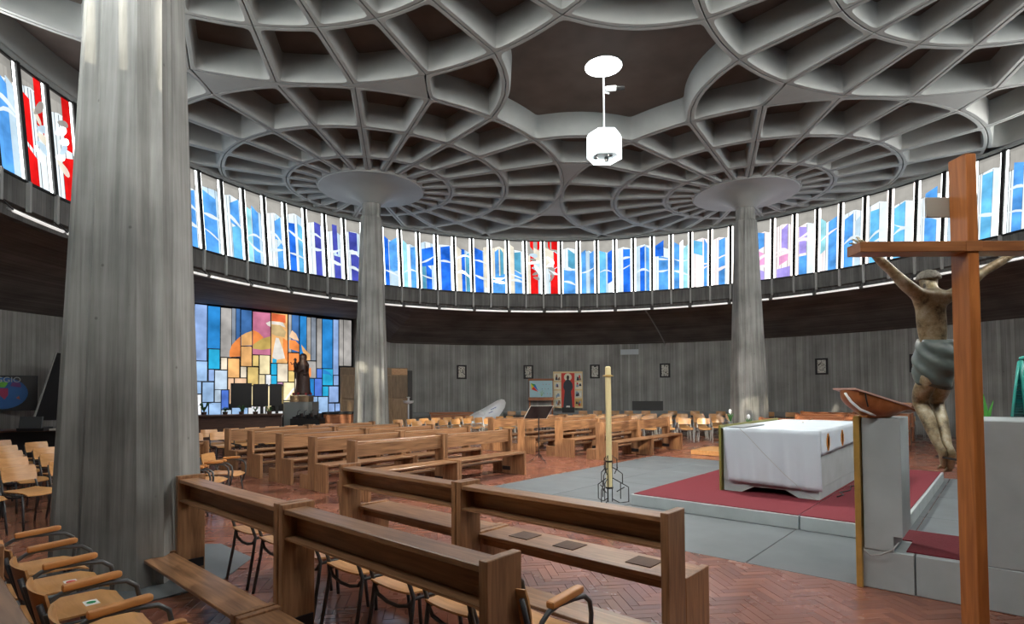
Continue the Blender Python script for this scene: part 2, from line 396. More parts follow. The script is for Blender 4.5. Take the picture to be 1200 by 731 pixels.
# ring beam under the windows
b = MB(); prof = [(11.16, 5.66), (11.16, 5.18), (11.30, 5.16), (11.32, 4.98), (11.5, 4.98), (11.5, 5.68), (11.16, 5.66)]
n = 192
for i in range(n):
    p, q = 360*i/n, 360*(i+1)/n
    for k in range(len(prof)-1):
        (r0, z0), (r1, z1) = prof[k], prof[k+1]
        b.quad([pol(r0, p, z0), pol(r0, q, z0), pol(r1, q, z1), pol(r1, p, z1)])
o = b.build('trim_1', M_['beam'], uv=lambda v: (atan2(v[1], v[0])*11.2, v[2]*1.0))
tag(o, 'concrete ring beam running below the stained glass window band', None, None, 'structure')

# windows -----------------------------------------------------------
AZ0 = 45.0                                        # azimuth of the mullion between the two red windows; index rises to the right
SPEC = {
 -26: [('L',.12,.62,0,.80),('P',.62,.87,0,.8)], -23: [('C',.3,.7,0,.7)], -22: [('L',.2,.6,0,.7)], -21:[('B',.3,.7,0,.75)],
 -20: [('C',.2,.7,0,.75)], -19: [('L',.3,.8,0,.7)],
 -18: [('L',.12,.75,0,.75)], -17: [('C',.45,.85,0,.45),('L',.40,.80,.45,.78)], -16: [('A',.15,.38,0,.75),('L',.42,.72,0,.76)], -15: [('L',.58,.84,0,.35),('L',.50,.80,.42,.72)],
 -14: [('B',.20,.50,0,.72),('C',.64,.85,0,.72)], -13: [('I',.50,.80,0,.82)], -12: [('I',.42,.66,.42,.86),('I',.45,.78,.0,.36)], -11: [('I',.28,.70,.50,.80),('I',.34,.80,0,.44)],
 -10: [('I',.22,.50,.1,.82),('L',.62,.88,0,.5)], -9: [('B',.15,.38,0,.82),('L',.42,.85,.25,.80),('P',.42,.85,0,.25)],
 -8: [('A',.15,.38,0,.80),('L',.58,.87,0,.72)], -7: [('B',.20,.86,.42,.74),('E',.20,.4,0,.6),('B',.42,.72,0,.40)], -6: [('B',.26,.78,0,.80)],
 -5: [('V',.15,.38,0,.8),('B',.42,.60,.0,.78),('E',.66,.87,0,.7)], -4: [('B',.15,.62,0,.80),('V',.66,.87,.1,.85)], -3: [('L',.30,.52,.15,.80),('E',.60,.78,.1,.8),('L',.15,.85,0,.32)],
 -2: [('E',.40,.76,.42,.78),('L',.40,.80,0,.40),('V',.15,.38,0,.9)],
 -1: [('R',.30,.72,0,.46),('R',.30,.50,.5,.74),('R',.30,.48,.86,1),('R',.70,.86,.84,1),('V',.5,.87,.50,.84)], 0: [('R',.42,.82,0,.46),('R',.62,.82,.50,.78),('R',.3,.42,.86,1),('R',.5,.82,.84,1),('V',.14,.6,.5,.84)],
 1: [('E',.42,.80,.48,.80),('L',.15,.80,.0,.46)], 2: [('L',.15,.40,0,.80),('P',.42,.6,0,.8),('L',.62,.85,0,.78)], 3: [('C',.12,.50,0,.78),('B',.60,.87,.2,.78)], 4: [('B',.45,.82,0,.80)],
 5: [('B',.36,.60,0,.82),('L',.68,.86,.0,.8)], 6: [('B',.15,.60,.62,.86),('L',.35,.84,0,.6)], 7: [('L',.15,.42,0,.82),('H',.46,.6,0,.85),('A',.64,.87,0,.75)],
 8: [('C',.15,.60,.58,.82),('H',.3,.60,0,.55),('L',.68,.84,0,.8)], 9: [('L',.42,.72,0,.80)], 10: [('L',.3,.6,0,.7)],
 11: [('L',.15,.60,.52,.80),('K',.18,.62,.24,.48),('U',.2,.62,0,.18)], 12: [('U',.40,.68,.42,.82),('K',.3,.70,.24,.38),('U',.2,.8,0,.16)], 13: [('U',.20,.52,.34,.76),('L',.2,.55,0,.3)],
 14: [('A',.12,.36,.3,.80),('L',.48,.82,0,.78)], 15: [('L',.15,.5,0,.76),('P',.6,.8,0,.7)], 16: [('C',.2,.55,0,.76)], 17: [('C',.15,.55,0,.74)], 18: [('L',.30,.72,0,.82)],
 19: [('P',.15,.45,0,.8),('C',.52,.78,0,.78)], 20: [('C',.28,.62,0,.80)], 21: [('L',.3,.6,0,.8)]}
rng = random.Random(11)
def wpt(k, u, v, off=0):                          # window k, u across (left to right seen from inside), v up
    r = RW0 + (RW1-RW0)*v - off; z = ZW0 + (ZW1-ZW0)*v
    return pol(r, AZ0 - 3.75*(k+u), z)
def pane(k, poly, ch, par, off=0.0, name='pane', merge=None):
    b = merge or MB(); n = len(b.v); K = len(poly)
    b.v += [wpt(k, u, v, off+.006) for u, v in poly] + [wpt(k, u, v, off-.006) for u, v in poly]
    b.f.append(tuple(range(n, n+K))); b.f.append(tuple(range(n+2*K-1, n+K-1, -1)))
    for i in range(K):
        j = (i+1) % K; b.f.append((n+i, n+K+i, n+K+j, n+j))
    b.m += [0]*(K+2)
    if merge is None: return b.build(name, PAL[ch], par)
CNAME = {'L':'light blue','B':'deep blue','C':'cyan','A':'aqua','I':'indigo','E':'teal','R':'red','K':'pink','U':'lilac','P':'pale blue','V':'cream','H':'pinkish'}
for k in range(-48, 48):
    vis = -26 <= k <= 21
    kk = k
    spec = SPEC.get(k)
    if spec is None:
        spec = []
        for _ in range(rng.choice((1, 2))):
            u0 = rng.uniform(.15, .55); spec.append((rng.choice('LLCBA'), u0, u0+rng.uniform(.2, .3), 0, rng.uniform(.65, .82)))
        if abs(k+24.5) < 1 or abs(k-24.5) < 1 or abs(k) > 46: spec = [('R',.25,.6,0,.5),('R',.6,.8,.5,1)]
    if k in (-25, -24): spec = [('R',.12,.50,0,.30),('R',.12,.40,.36,.78),('R',.62,.84,.55,1)] if k == -25 else [('R',.45,.86,0,.42),('R',.6,.86,.5,1)]
    w = empty('window_%d' % (k+49), pol(RW0, AZ0-3.75*(k+.5), ZW0))
    side = 'at the red pair' if k in (-1, 0) else ('%d bays right of the far red pair' % k if k > 0 else '%d bays left of the far red pair' % (-1-k))
    cn = ' and '.join(dict.fromkeys(CNAME[s[0]] for s in spec))
    if k == -1: side = 'left window of the far red pair'
    if k == 0: side = 'right window of the far red pair'
    tag(w, 'tall stained glass bay with %s strips, %s' % (cn, side), None, 'stained glass bays of the high window band', 'structure')
    w.location = (0, 0, 0)
    # frame: mullion on the right edge, head and sill bars
    b = MB()
    for (u0, u1, v0, v1, dp) in ((.935, 1.065, -.01, 1.01, .08), (0.04, .96, -.012, .008, .05), (0.04, .96, .99, 1.02, .05)):
        n = len(b.v)
        P = []
        for off in (dp, -.10):
            for (u, v) in ((u0, v0), (u1, v0), (u1, v1), (u0, v1)): P.append(wpt(k, u, v, off))
        b.v += P
        for f in ((0,1,2,3),(7,6,5,4),(0,4,5,1),(1,5,6,2),(2,6,7,3),(3,7,4,0)): b.f.append(tuple(n+i for i in f)); b.m.append(0)
    b.build('window_frame', M_['black'], w)
    side_c = 'H' if 8 <= k <= 17 else ('W' if k > -30 else 'W')
    base = 'Z' if 8 <= k <= 14 else ('V' if -5 <= k <= -1 and k % 2 else 'Y')
    if not vis:
        whole = MB(); pane(k, [(.05,0),(.95,0),(.95,1),(.05,1)], 'W', w, 0, 'pane', whole); whole.build('pane', PAL['N'], w)  # unseen bay, glazed with the raised fill glow
        for s in spec: pane(k, [(s[1],s[3]),(s[2],s[3]),(s[2],s[4]),(s[1],s[4])], s[0], w, .014)
        continue
    pane(k, [(.062,0),(.13,0),(.13,1),(.062,1)], side_c, w, .03); pane(k, [(.87,0),(.938,0),(.938,1),(.87,1)], side_c, w, .03)
    # background glass in vertical strips, cut where the painted overhang shade begins
    cuts = sorted({.135, .865} | {round(s[1], 2) for s in spec if .16 < s[1] < .84} | {round(s[2], 2) for s in spec if .16 < s[2] < .84})
    topv = .80 + .06*sin(k*1.7)
    lead = MB()
    for a in cuts + [.5*(cuts[0]+cuts[1])]:
        P = [wpt(k, u, v, o_) for o_ in (.012, 0) for u, v in ((a-.005, 0), (a+.005, 0), (a+.005, topv), (a-.005, topv))]
        n = len(lead.v); lead.v += P
        for f in ((0,1,2,3),(7,6,5,4),(0,4,5,1),(1,5,6,2),(2,6,7,3),(3,7,4,0)): lead.f.append(tuple(n+i for i in f)); lead.m.append(0)
    lead.build('lead_line', M_['leadgrey'], w)
    for a, c_ in zip(cuts, cuts[1:]):
        ch = base if rng.random() < .7 else ('P' if k < 8 else 'Y')
        pane(k, [(a+.004, 0), (c_-.004, 0), (c_-.004, topv-.02*sin(9*c_)), (a+.004, topv-.02*sin(9*a))], ch, w)
        pane(k, [(a, topv+.001-.02*sin(9*a)), (c_, topv+.001-.02*sin(9*c_)), (c_, 1), (a, 1)], 'T', w)
    for s in spec:
        dv = rng.uniform(-.05, .05) if s[4] < .97 else 0
        d0 = 0 if s[3] < .02 else rng.uniform(-.04, .04)
        pane(k, [(s[1],s[3]-d0),(s[2],s[3]+d0),(s[2],s[4]+dv),(s[1],s[4]-dv)], s[0], w, .014)
    # white glass ribbons swinging across the bay
    if k not in (-25, -24):
        for q in range(rng.choice((1, 2, 2))):
            v0 = rng.uniform(.2, .62); sl = rng.uniform(-.10, .16)*(1 if k > -10 else -1); wd = rng.uniform(.018, .045); cv = rng.uniform(-.05, .05)
            up, lo = [], []
            for i in range(6):
                t = i/5; u = .135+.73*t; v = v0+sl*t+cv*sin(pi*t); up.append((u, v+wd*(.3+sin(pi*t)))); lo.append((u, v))
            pane(k, lo + up[::-1], base if base != 'V' else 'W', w, .028, 'glass_ribbon')
    if k in (-1, 0, -25, -24):                    # leaf-like white swirls on the red pairs
        sgn = 1 if k in (-1, -25) else -1
        cx0 = .62 if sgn > 0 else .38
        for q in range(6):
            c0 = (cx0+rng.uniform(-.18, .18), .30+.085*q); r0 = rng.uniform(.16, .24); tilt = rng.uniform(-.8, .8)
            P = []
            for i in range(12):
                a = 2*pi*i/12; x = r0*cos(a); y = r0*.30*sin(a)*(1+.4*cos(a))
                P.append((min(.86, max(.14, c0[0]+x*cos(tilt)-y*sin(tilt))), c0[1]+(x*sin(tilt)+y*cos(tilt))*.55))
            pane(k, P, rng.choice('VWTP'), w, .026+.004*q, 'glass_leaf')
# upstand between window heads and ceiling
b = MB(); n = 192
for i in range(n):
    p, q = 360*i/n, 360*(i+1)/n
    for (r0, z0), (r1, z1) in (((11.46, 7.97), (11.46, 8.9)), ((11.7, 8.9), (11.7, 7.97)), ((11.7, 7.97), (11.36, 7.97)), ((11.36, 7.97), (11.36, 8.07)), ((11.36, 8.07), (11.46, 8.07))):
        b.quad([pol(r0, p, z0), pol(r0, q, z0), pol(r1, q, z1), pol(r1, p, z1)])
o = b.build('trim_2', M_['grey']); tag(o, 'grey ring rim between the window heads and the ribbed ceiling', None, None, 'structure')

# ceiling -----------------------------------------------------------
ceiling = empty('ceiling'); tag(ceiling, 'ribbed coffered ceiling of four mushroom umbrellas with curving ribs', None, None, 'structure')
b = MB(); b.prism([pol(11.75, a) for a in range(0, 360, 3)], 8.80, 8.95); b.build('ceiling_deck', M_['deck'], ceiling)
RINGS = [.265, .415, .70, 1.0]
def arc(c, r, a0, a1, n):
    return [(c[0]+r*cos(radians(a0+(a1-a0)*i/n)), c[1]+r*sin(radians(a0+(a1-a0)*i/n))) for i in range(n+1)]
cells = []                                        # (polygon in square units, depth)
UC = [(-1,-1),(1,-1),(1,1),(-1,1)]
for c in UC:
    for s in range(24):
        a0, a1 = 7.5+15*s, 22.5+15*s
        for bnd in range(3):
            r0, r1 = RINGS[bnd], RINGS[bnd+1]
            if bnd == 0: r0 = .258
            P = arc(c, r0, a0, a1, 4) + arc(c, r1, a1, a0, 4)
            cells.append((P, (.26, .42, .56)[bnd]))
def lens(mid, along, flip):                       # cell on the line between two umbrellas
    # local frame: tangent point at mid, axis 'along' is the line between umbrellas' boundary; cell between x=.38 and x=.65
    def T(x, y):
        x *= flip; return (mid[0]+along[0]*x-along[1]*y, mid[1]+along[1]*x+along[0]*y)
    lo = [T(x, y+1-1) for x, y in []]
    a = [(cos(radians(t)), sin(radians(t))) for t in (67.5, 63.75, 60, 56.25, 52.5)]
    up = [(x, 1-y) for x, y in a]                 # arc of the umbrella above (centre at (0,1))
    dn = [(x, -(1-y)) for x, y in a]
    bulge = [(.638, .12), (.652, .04), (.652, -.04), (.638, -.12)]
    inner = [(.379, -.04), (.378, 0), (.379, .04)]
    P = up + bulge + dn[::-1] + inner
    if flip < 0: P = P[::-1]
    return [T(x, y) for x, y in P]
sides = [((0, -1), (0, 1)), ((0, 1), (0, 1)), ((-1, 0), (1, 0)), ((1, 0), (1, 0)),
         ((-2, -1), (0, 1)), ((-2, 1), (0, 1)), ((2, -1), (0, 1)), ((2, 1), (0, 1)), ((-1, -2), (1, 0)), ((1, -2), (1, 0)), ((-1, 2), (1, 0)), ((1, 2), (1, 0))]
lens_cells = []
for mid, al in sides:
    for fl in (1, -1): cells.append((lens(mid, al, fl), .56))
def octo(c):                                      # opening between four umbrellas: four ring arcs and four bulging ribs
    P = []
    for q in range(4):
        th = 90*q
        u = (c[0]+cos(radians(45+th))*sqrt(2), c[1]+sin(radians(45+th))*sqrt(2))
        a = arc(u, 1.0, 225+th+7.5, 225+th-7.5, 4)
        P += a
        # bulging rib to the next arc: local mid direction th+90
        m0 = radians(th+90)
        for dx, dy in ((.362, .12), (.348, .04), (.348, -.04), (.362, -.12)):
            P.append((c[0]+dx*cos(m0)+dy*sin(m0), c[1]+dx*sin(m0)-dy*cos(m0)))
    return P
for c in ((0,0),(2,0),(-2,0),(0,2),(0,-2)): cells.append((octo(c), .56))
RC = 11.40/HALF
def area(P): return .5*sum(P[i][0]*P[(i+1) % len(P)][1]-P[(i+1) % len(P)][0]*P[i][1] for i in range(len(P)))
def clip(P):
    n = 128
    if all(hypot(*p) < RC for p in P): return P
    for i in range(n):
        a = 2*pi*(i+.5)/n; nx, ny = cos(a), sin(a); d = RC*cos(pi/n)
        Q = []
        for j in range(len(P)):
            p, q = P[j-1], P[j]; dp, dq = p[0]*nx+p[1]*ny-d, q[0]*nx+q[1]*ny-d
            if dq <= 0:
                if dp > 0: t = dp/(dp-dq); Q.append((p[0]+(q[0]-p[0])*t, p[1]+(q[1]-p[1])*t))
                Q.append(q)
            elif dp <= 0: t = dp/(dp-dq); Q.append((p[0]+(q[0]-p[0])*t, p[1]+(q[1]-p[1])*t))
        P = Q
        if len(P) < 3: return []
    return P
def clean(P, dmin, dmax):
    Q = []
    for p in P:
        if not Q or hypot(p[0]-Q[-1][0], p[1]-Q[-1][1]) > dmin: Q.append(p)
    if len(Q) > 2 and hypot(Q[0][0]-Q[-1][0], Q[0][1]-Q[-1][1]) < dmin: Q.pop()
    R = []
    for i, p in enumerate(Q):
        q = Q[(i+1) % len(Q)]; L = hypot(q[0]-p[0], q[1]-p[1]); n = max(1, math.ceil(L/dmax))
        R += [(p[0]+(q[0]-p[0])*t/n, p[1]+(q[1]-p[1])*t/n) for t in range(n)]
    return R
def inset(P, w):
    n = len(P); R = []
    for i in range(n):
        a, p, c = P[i-1], P[i], P[(i+1) % n]
        d1 = (p[0]-a[0], p[1]-a[1]); d2 = (c[0]-p[0], c[1]-p[1])
        l1, l2 = hypot(*d1) or 1e-9, hypot(*d2) or 1e-9
        n1 = (-d1[1]/l1, d1[0]/l1); n2 = (-d2[1]/l2, d2[0]/l2)
        bx, by = n1[0]+n2[0], n1[1]+n2[1]; bb = bx*bx+by*by
        k = 2*w/max(bb, .55)
        R.append((p[0]+bx*k, p[1]+by*k))
    return R
def smoothp(P, it):
    for _ in range(it):
        n = len(P); P = [((P[i-1][0]+2*P[i][0]+P[(i+1) % n][0])/4, (P[i-1][1]+2*P[i][1]+P[(i+1) % n][1])/4) for i in range(n)]
    return P
n_c = 0; rest = MB()
for P, dep in cells:
    P = clip(P)
    if len(P) < 3: continue
    P = [sq(*p) for p in P]
    A = area(P)
    if A < 0: P = P[::-1]; A = -A
    if A < .22: continue
    if A < 1.2: P = clean(P, .03, .09)
    else: P = clean(P, .06, .17)
    if len(P) < 6: continue
    o0 = inset(P, .010); hole = inset(P, .088 if A > .5 else .07)
    hole = smoothp(hole, 2); h1 = inset(hole, -.006); h2 = inset(hole, .018); h3 = inset(hole, .05)
    if area(hole) < .03: continue
    n = len(P); b = MB()
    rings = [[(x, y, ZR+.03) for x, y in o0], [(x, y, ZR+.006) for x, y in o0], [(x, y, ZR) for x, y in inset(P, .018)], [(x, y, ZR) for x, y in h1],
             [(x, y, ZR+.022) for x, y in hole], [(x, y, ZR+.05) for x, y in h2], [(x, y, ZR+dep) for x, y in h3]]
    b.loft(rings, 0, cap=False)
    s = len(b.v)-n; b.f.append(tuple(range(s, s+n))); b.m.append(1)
    cxm = sum(p[0] for p in P)/n; cym = sum(p[1] for p in P)/n
    pr = proj((cxm, cym, ZR))
    if pr and -250 < pr[0] < 1450 and -420 < pr[1] < 500 and n_c < 300:
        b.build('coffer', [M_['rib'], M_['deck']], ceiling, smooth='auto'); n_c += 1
    else:
        s = len(rest.v); rest.v += b.v; rest.f += [tuple(s+i for i in f) for f in b.f]; rest.m += b.m
if rest.v:
    o = rest.build('coffer_field', [M_['rib'], M_['deck']], ceiling, smooth='auto'); o['kind'] = 'stuff'
# flat webs filling the slivers where two umbrellas touch, and the seams above the rib joints
b = MB(); b.prism([pol(11.42, a) for a in range(0, 360, 3)], ZR+.028, ZR+.03)
# (thin seam plate only under the joints: ring strips)
b = MB()
for mid, al in sides:
    for fl in (1, -1):
        def T(x, y): x *= fl; return sq(mid[0]+al[0]*x-al[1]*y, mid[1]+al[1]*x+al[0]*y)
        xs = [.0, .05, .10, .1305, .20, .27, .33, .376]
        def yy(x): return max(.0015, 1-sqrt(max(0, 1-x*x)) - .001)
        up = [T(x, yy(x)) for x in xs]; dn = [T(x, -yy(x)) for x in xs]
        if any(hypot(*p) > 11.38 for p in up+dn): 
            xs = [x for x in xs if hypot(*T(x, 0)) < 11.3]
            if len(xs) < 2: continue
            up = [T(x, yy(x)) for x in xs]; dn = [T(x, -yy(x)) for x in xs]
        Q = dn + up[::-1]
        if area(Q) < 0: Q = Q[::-1]
        w = MB(); w.prism(Q, ZR+.001, ZR+.10); w.build('rib_web', M_['rib'], ceiling)

# capitals and columns ----------------------------------------------
def column(cx_, cy_, label):
    c = empty('column', (cx_, cy_, 0)); tag(c, label, 'column', 'mushroom columns', 'structure')
    b = MB(); prof = []
    for t in [0, .02, .05, .1, .18, .28, .4, .55, .7, .85, 1]:
        prof.append((.31+(1.585-.31)*t, 7.60+.44*(1-(1-t)**3.2)+.0*t))
    prof += [(1.60, ZR-.012), (1.60, ZR+.06), (.1, ZR+.10)]
    b.lathe([(0.02, 7.58)]+prof, 64)
    b.build('capital', M_['cap'], c, smooth='auto')
    b = MB(); rings = []
    def section(z):
        t = min(1, z/7.15)
        a = .507 + (.305-.507)*t                  # half width
        ch = .150 - .01*t                         # corner chamfer
        cr_ = .022*(1-t)                          # faces folded slightly proud along a ridge
        P = []
        for q in range(4):
            th = radians(SQd + 90*q); cc, ss = cos(th), sin(th)
            for (x, y) in ((a, -a+ch), (a-.012, -a*.30), (a+cr_, -a*.22), (a+cr_, a*.5), (a, a-ch), (a-ch*.75, a-ch*.55)):
                P.append((x*cc-y*ss, x*ss+y*cc, z))
        return P
    SQd = -45
    for z in (0, .6, 1.5, 3, 4.5, 6, 7.15): rings.append(section(z))
    rings.append([(x*.86, y*.86, 7.22) for x, y, _ in rings[-1]])
    k = len(rings[0])
    rings.append([(.29*cos(atan2(y, x)), .29*sin(atan2(y, x)), 7.64) for x, y, _ in rings[-1]])
    b.loft(rings); b.build('shaft', M_['column'], c)
    return c
column(*cols[0], 'massive board-marked concrete column nearest the camera at the left')
column(*cols[1], 'tapering concrete column left of the concave white panel, behind the pews')
column(*cols[2], 'tapering concrete column behind the altar at the right')
column(*cols[3], 'concrete column out of view at the right of the crucifix')

# rods and light tubes under the windows -----------------------------
for k in range(-27, 23):
    b = MB(); az = AZ0 - 3.75*k; a = radians(az); c, s = cos(a), sin(a)
    def tf(p): return Vector((p.x*c - p.y*s, p.x*s + p.y*c, p.z))
    b.box(11.09, 11.16, -.028, .028, 5.12, 5.70, tf=tf)
    o = b.build('bracket_rod', M_['rod']); tag(o, 'grey rod on the ring beam, %s' % ('below the middle of the far red window pair' if k == 0 else '%s to the %s of the far red window pair' % (ORD[abs(k)-1], 'right' if k > 0 else 'left')), 'rod', 'rods on the ring beam below the windows')
TUBE = plain('light_tube_white', (.8, .8, .8), .3)
tb = TUBE.node_tree.nodes['Principled BSDF']; tb.inputs['Emission Color'].default_value = (1, .97, .92, 1); tb.inputs['Emission Strength'].default_value = .22
ti = 0
for k in range(-28, 23, 2):
    if k in (-28,): continue
    az0, az1 = AZ0 - 3.75*k - .35, AZ0 - 3.75*(k+2) + .35
    t = empty('light_tube', (0, 0, 0))
    pt = proj(pol(10.95, (az0+az1)/2, 4.96)) or (0, 0, 0)
    tag(t, 'slim white tube light below the ring beam, %s of the row from the left' % ORD[ti], 'light', 'white tube lights hung in a ring below the windows'); ti += 1
    b = MB(); b.tube([pol(10.95, az0+(az1-az0)*i/4, 4.95) for i in range(5)], .032, 8); b.build('tube', TUBE, t, smooth=True)
    b = MB(); b.tube([pol(11.05, az0+(az1-az0)*i/4, 4.99) for i in range(5)], .02, 6); b.build('housing', M_['rod'], t)
    for az in (az0, az1):
        b = MB(); p = pol(10.95, az); q = pol(11.12, az)
        b.tube([(p[0], p[1], 4.96), (q[0], q[1], 5.14)], .014, 6); b.build('hanger', M_['black'], t)
# conduit down the soffit
b = MB(); b.tube([pol(11.3, 23.9, 4.93), pol(12.2, 23.6, 4.86), pol(14, 22.6, 4.42), pol(15.4, 22.0, 4.02), pol(15.85, 21.9, 3.9)], .03, 6)
tag(b.build('conduit', M_['rod'], smooth=True), 'grey conduit pipe running down the dark soffit to the wall', 'pipe')

# skylight disc, hexagonal lamp, camera spot -------------------------
LAMP = plain('lamp_white', (.85, .88, .9), .4)
lb = LAMP.node_tree.nodes['Principled BSDF']; lb.inputs['Emission Color'].default_value = (.86, .97, 1, 1); lb.inputs['Emission Strength'].default_value = 2.0
SKYL = glass('skylight_glow', (1, 1, 1), 8.0, trans=0, cloud=0)
sk = empty('skylight', (0, 0, 8.60)); tag(sk, 'round white skylight in the centre panel of the ceiling', 'skylight')
b = MB(); b.lathe([(.01, .01), (.385, .01), (.385, .03), (.01, .03)], 40); b.build('lit_disc', SKYL, sk)
b = MB(); b.loft([[(r*cos(2*pi*t/40), r*sin(2*pi*t/40), z) for t in range(40)] for r, z in ((.385, .03), (.385, 0), (.40, 0), (.40, .03))], cap=False); b.build('rim', M_['white'], sk)
for dx in (.05, .10):
    b = MB(); b.tube([(.02+dx, .05, -.01), (.02+dx+.10, -.12, -.02)], .010, 6); b.build('clip_bar', M_['grey'], sk)
lp = empty('hexagonal_lamp', (0, 0, 0)); tag(lp, 'white hexagonal lamp hanging on a rod from the ceiling centre', 'lamp')
b = MB(); b.tube([(0, 0, 7.15), (0, 0, 8.60)], .02, 8); b.build('rod', M_['white'], lp)
b = MB(); r0 = .37
hx = [(r0*cos(radians(AXD+60*i)), r0*sin(radians(AXD+60*i))) for AXD in (-48.07,) for i in range(6)]
hi = [(x*.95, y*.95) for x, y in hx]; ht = [(x*.35, y*.35) for x, y in hx]
b.loft([[(x, y, 6.74) for x, y in hi], [(x, y, 6.62) for x, y in hi], [(x, y, 6.62) for x, y in hx], [(x, y, 7.08) for x, y in hx], [(x*.9, y*.9, 7.16) for x, y in hx], [(x, y, 7.18) for x, y in ht]])
b.build('lamp_shade', LAMP, lp, bevel=.006)
b = MB(); b.prism(hi, 6.73, 6.745); b.build('base_plate', M_['grey'], lp)
for (x, y) in ((.16, .05), (-.12, .14), (-.02, -.16)):
    b = MB(); b.lathe([(.02, 6.62), (.045, 6.63), (.045, 6.72), (.01, 6.73)], 14, c=(x, y)); b.build('bulb_holder', M_['black'], lp, smooth='auto')
ld = bpy.data.lights.new('lamp_fill', 'SPOT'); lo = bpy.data.objects.new('lamp_fill', ld); COL.objects.link(lo); lo.parent = lp; lo.location = (0, 0, 6.60)
ld.energy = 1000; ld.spot_size = radians(165); ld.spot_blend = .8; ld.shadow_soft_size = .3; ld.color = (1, .95, .88)  # added broad fill for floor, altar and pews, set below the lamp
sp = empty('spot_camera', (0, 0, 0)); tag(sp, 'small white spotlight clamped high on the lamp rod', 'spotlight')
a, c_ = Wd(1, 0)
b = MB(); b.tube([(a*.03, c_*.03, 8.12), (a*.10, c_*.10, 8.13), (a*.26, c_*.26, 8.14)], .05, 12, rr=[.05, .055, .055]); b.build('body', M_['white'], sp, smooth='auto')
b = MB(); b.tube([(a*.26, c_*.26, 8.14), (a*.44, c_*.44, 8.14)], .04, 12); b.build('lens_hood', M_['black'], sp, smooth='auto')
b = MB(); b.tube([(a*.02, c_*.02, 8.05), (a*.12, c_*.12, 8.03)], .02, 8); b.build('clamp', M_['white'], sp)

# stained glass wall of the chapel -----------------------------------
gl = empty('window_101', (0, 0, 0)); tag(gl, 'large stained glass wall with an orange dome figure, behind the dark statue', None, None, 'structure')
# plane through W(-11.4,20.1) and W(-7.1,24.9), facing the church
GA, GB = W3(-11.45, 20.2, 0), W3(-7.13, 24.85, 0)
gd = (GB-GA).normalized(); gn = Vector((gd.y, -gd.x, 0))
if gn.dot(-GA) < 0: gn = -gn
def gray(px, py):                                 # crop pixel of the chapel glass -> (s, z) on its plane
    X = (200+px/4.874 - XP)/F; Y = (YP - (350+py/4.874))/F
    X, Y = X*cr+Y*sr, -X*sr+Y*cr
    d = Vector((X, ct-Y*st, st+Y*ct)); a_, b_ = Wd(d.x, d.y); D = Vector((a_, b_, d.z))
    t = (GA-CAM).dot(gn)/D.dot(gn); P = CAM + D*t
    return (P-GA).dot(gd), P.z
GC = {'sky':(.30,.45,.78),'blue':(.03,.26,.66),'cyan':(.03,.45,.75),'grey':(.42,.40,.38),'bgrey':(.26,.30,.36),'dblue':(.06,.17,.42),'pink':(.62,.20,.32),'lb':(.38,.58,.88),
      'lbw':(.60,.74,.90),'cream':(.92,.80,.62),'orange':(.95,.30,.08),'lor':(.96,.52,.20),'gold':(.85,.62,.22),'yel':(.97,.82,.48),'white':(.92,.94,.96),'peach':(.95,.62,.40),
      'sb':(.10,.22,.75),'purple':(.65,.35,.55),'ochre':(.60,.42,.12),'red':(.80,.16,.06),'fc':(.62,.45,.22),'beard':(.85,.80,.72)}
GM = {k: glass('chapel_'+k, v, .36, trans=0, cloud=.35, scale=1.6) for k, v in GC.items()}
b = MB()
def gbox(mb, s0, s1, z0, z1, o0, o1):
    def P(s, z, o): v = GA + gd*s + gn*o; return (v.x, v.y, z)
    n = len(mb.v); mb.v += [P(s0,z0,o0),P(s1,z0,o0),P(s1,z1,o0),P(s0,z1,o0),P(s0,z0,o1),P(s1,z0,o1),P(s1,z1,o1),P(s0,z1,o1)]
    for a in ((0,3,2,1),(4,5,6,7),(0,1,5,4),(1,2,6,5),(2,3,7,6),(3,0,4,7)): mb.f.append(tuple(n+i for i in a)); mb.m.append(0)
gbox(b, -2.6, 6.6, .0, 5.1, -.35, -.02); b.build('lead_came', M_['black'], gl)
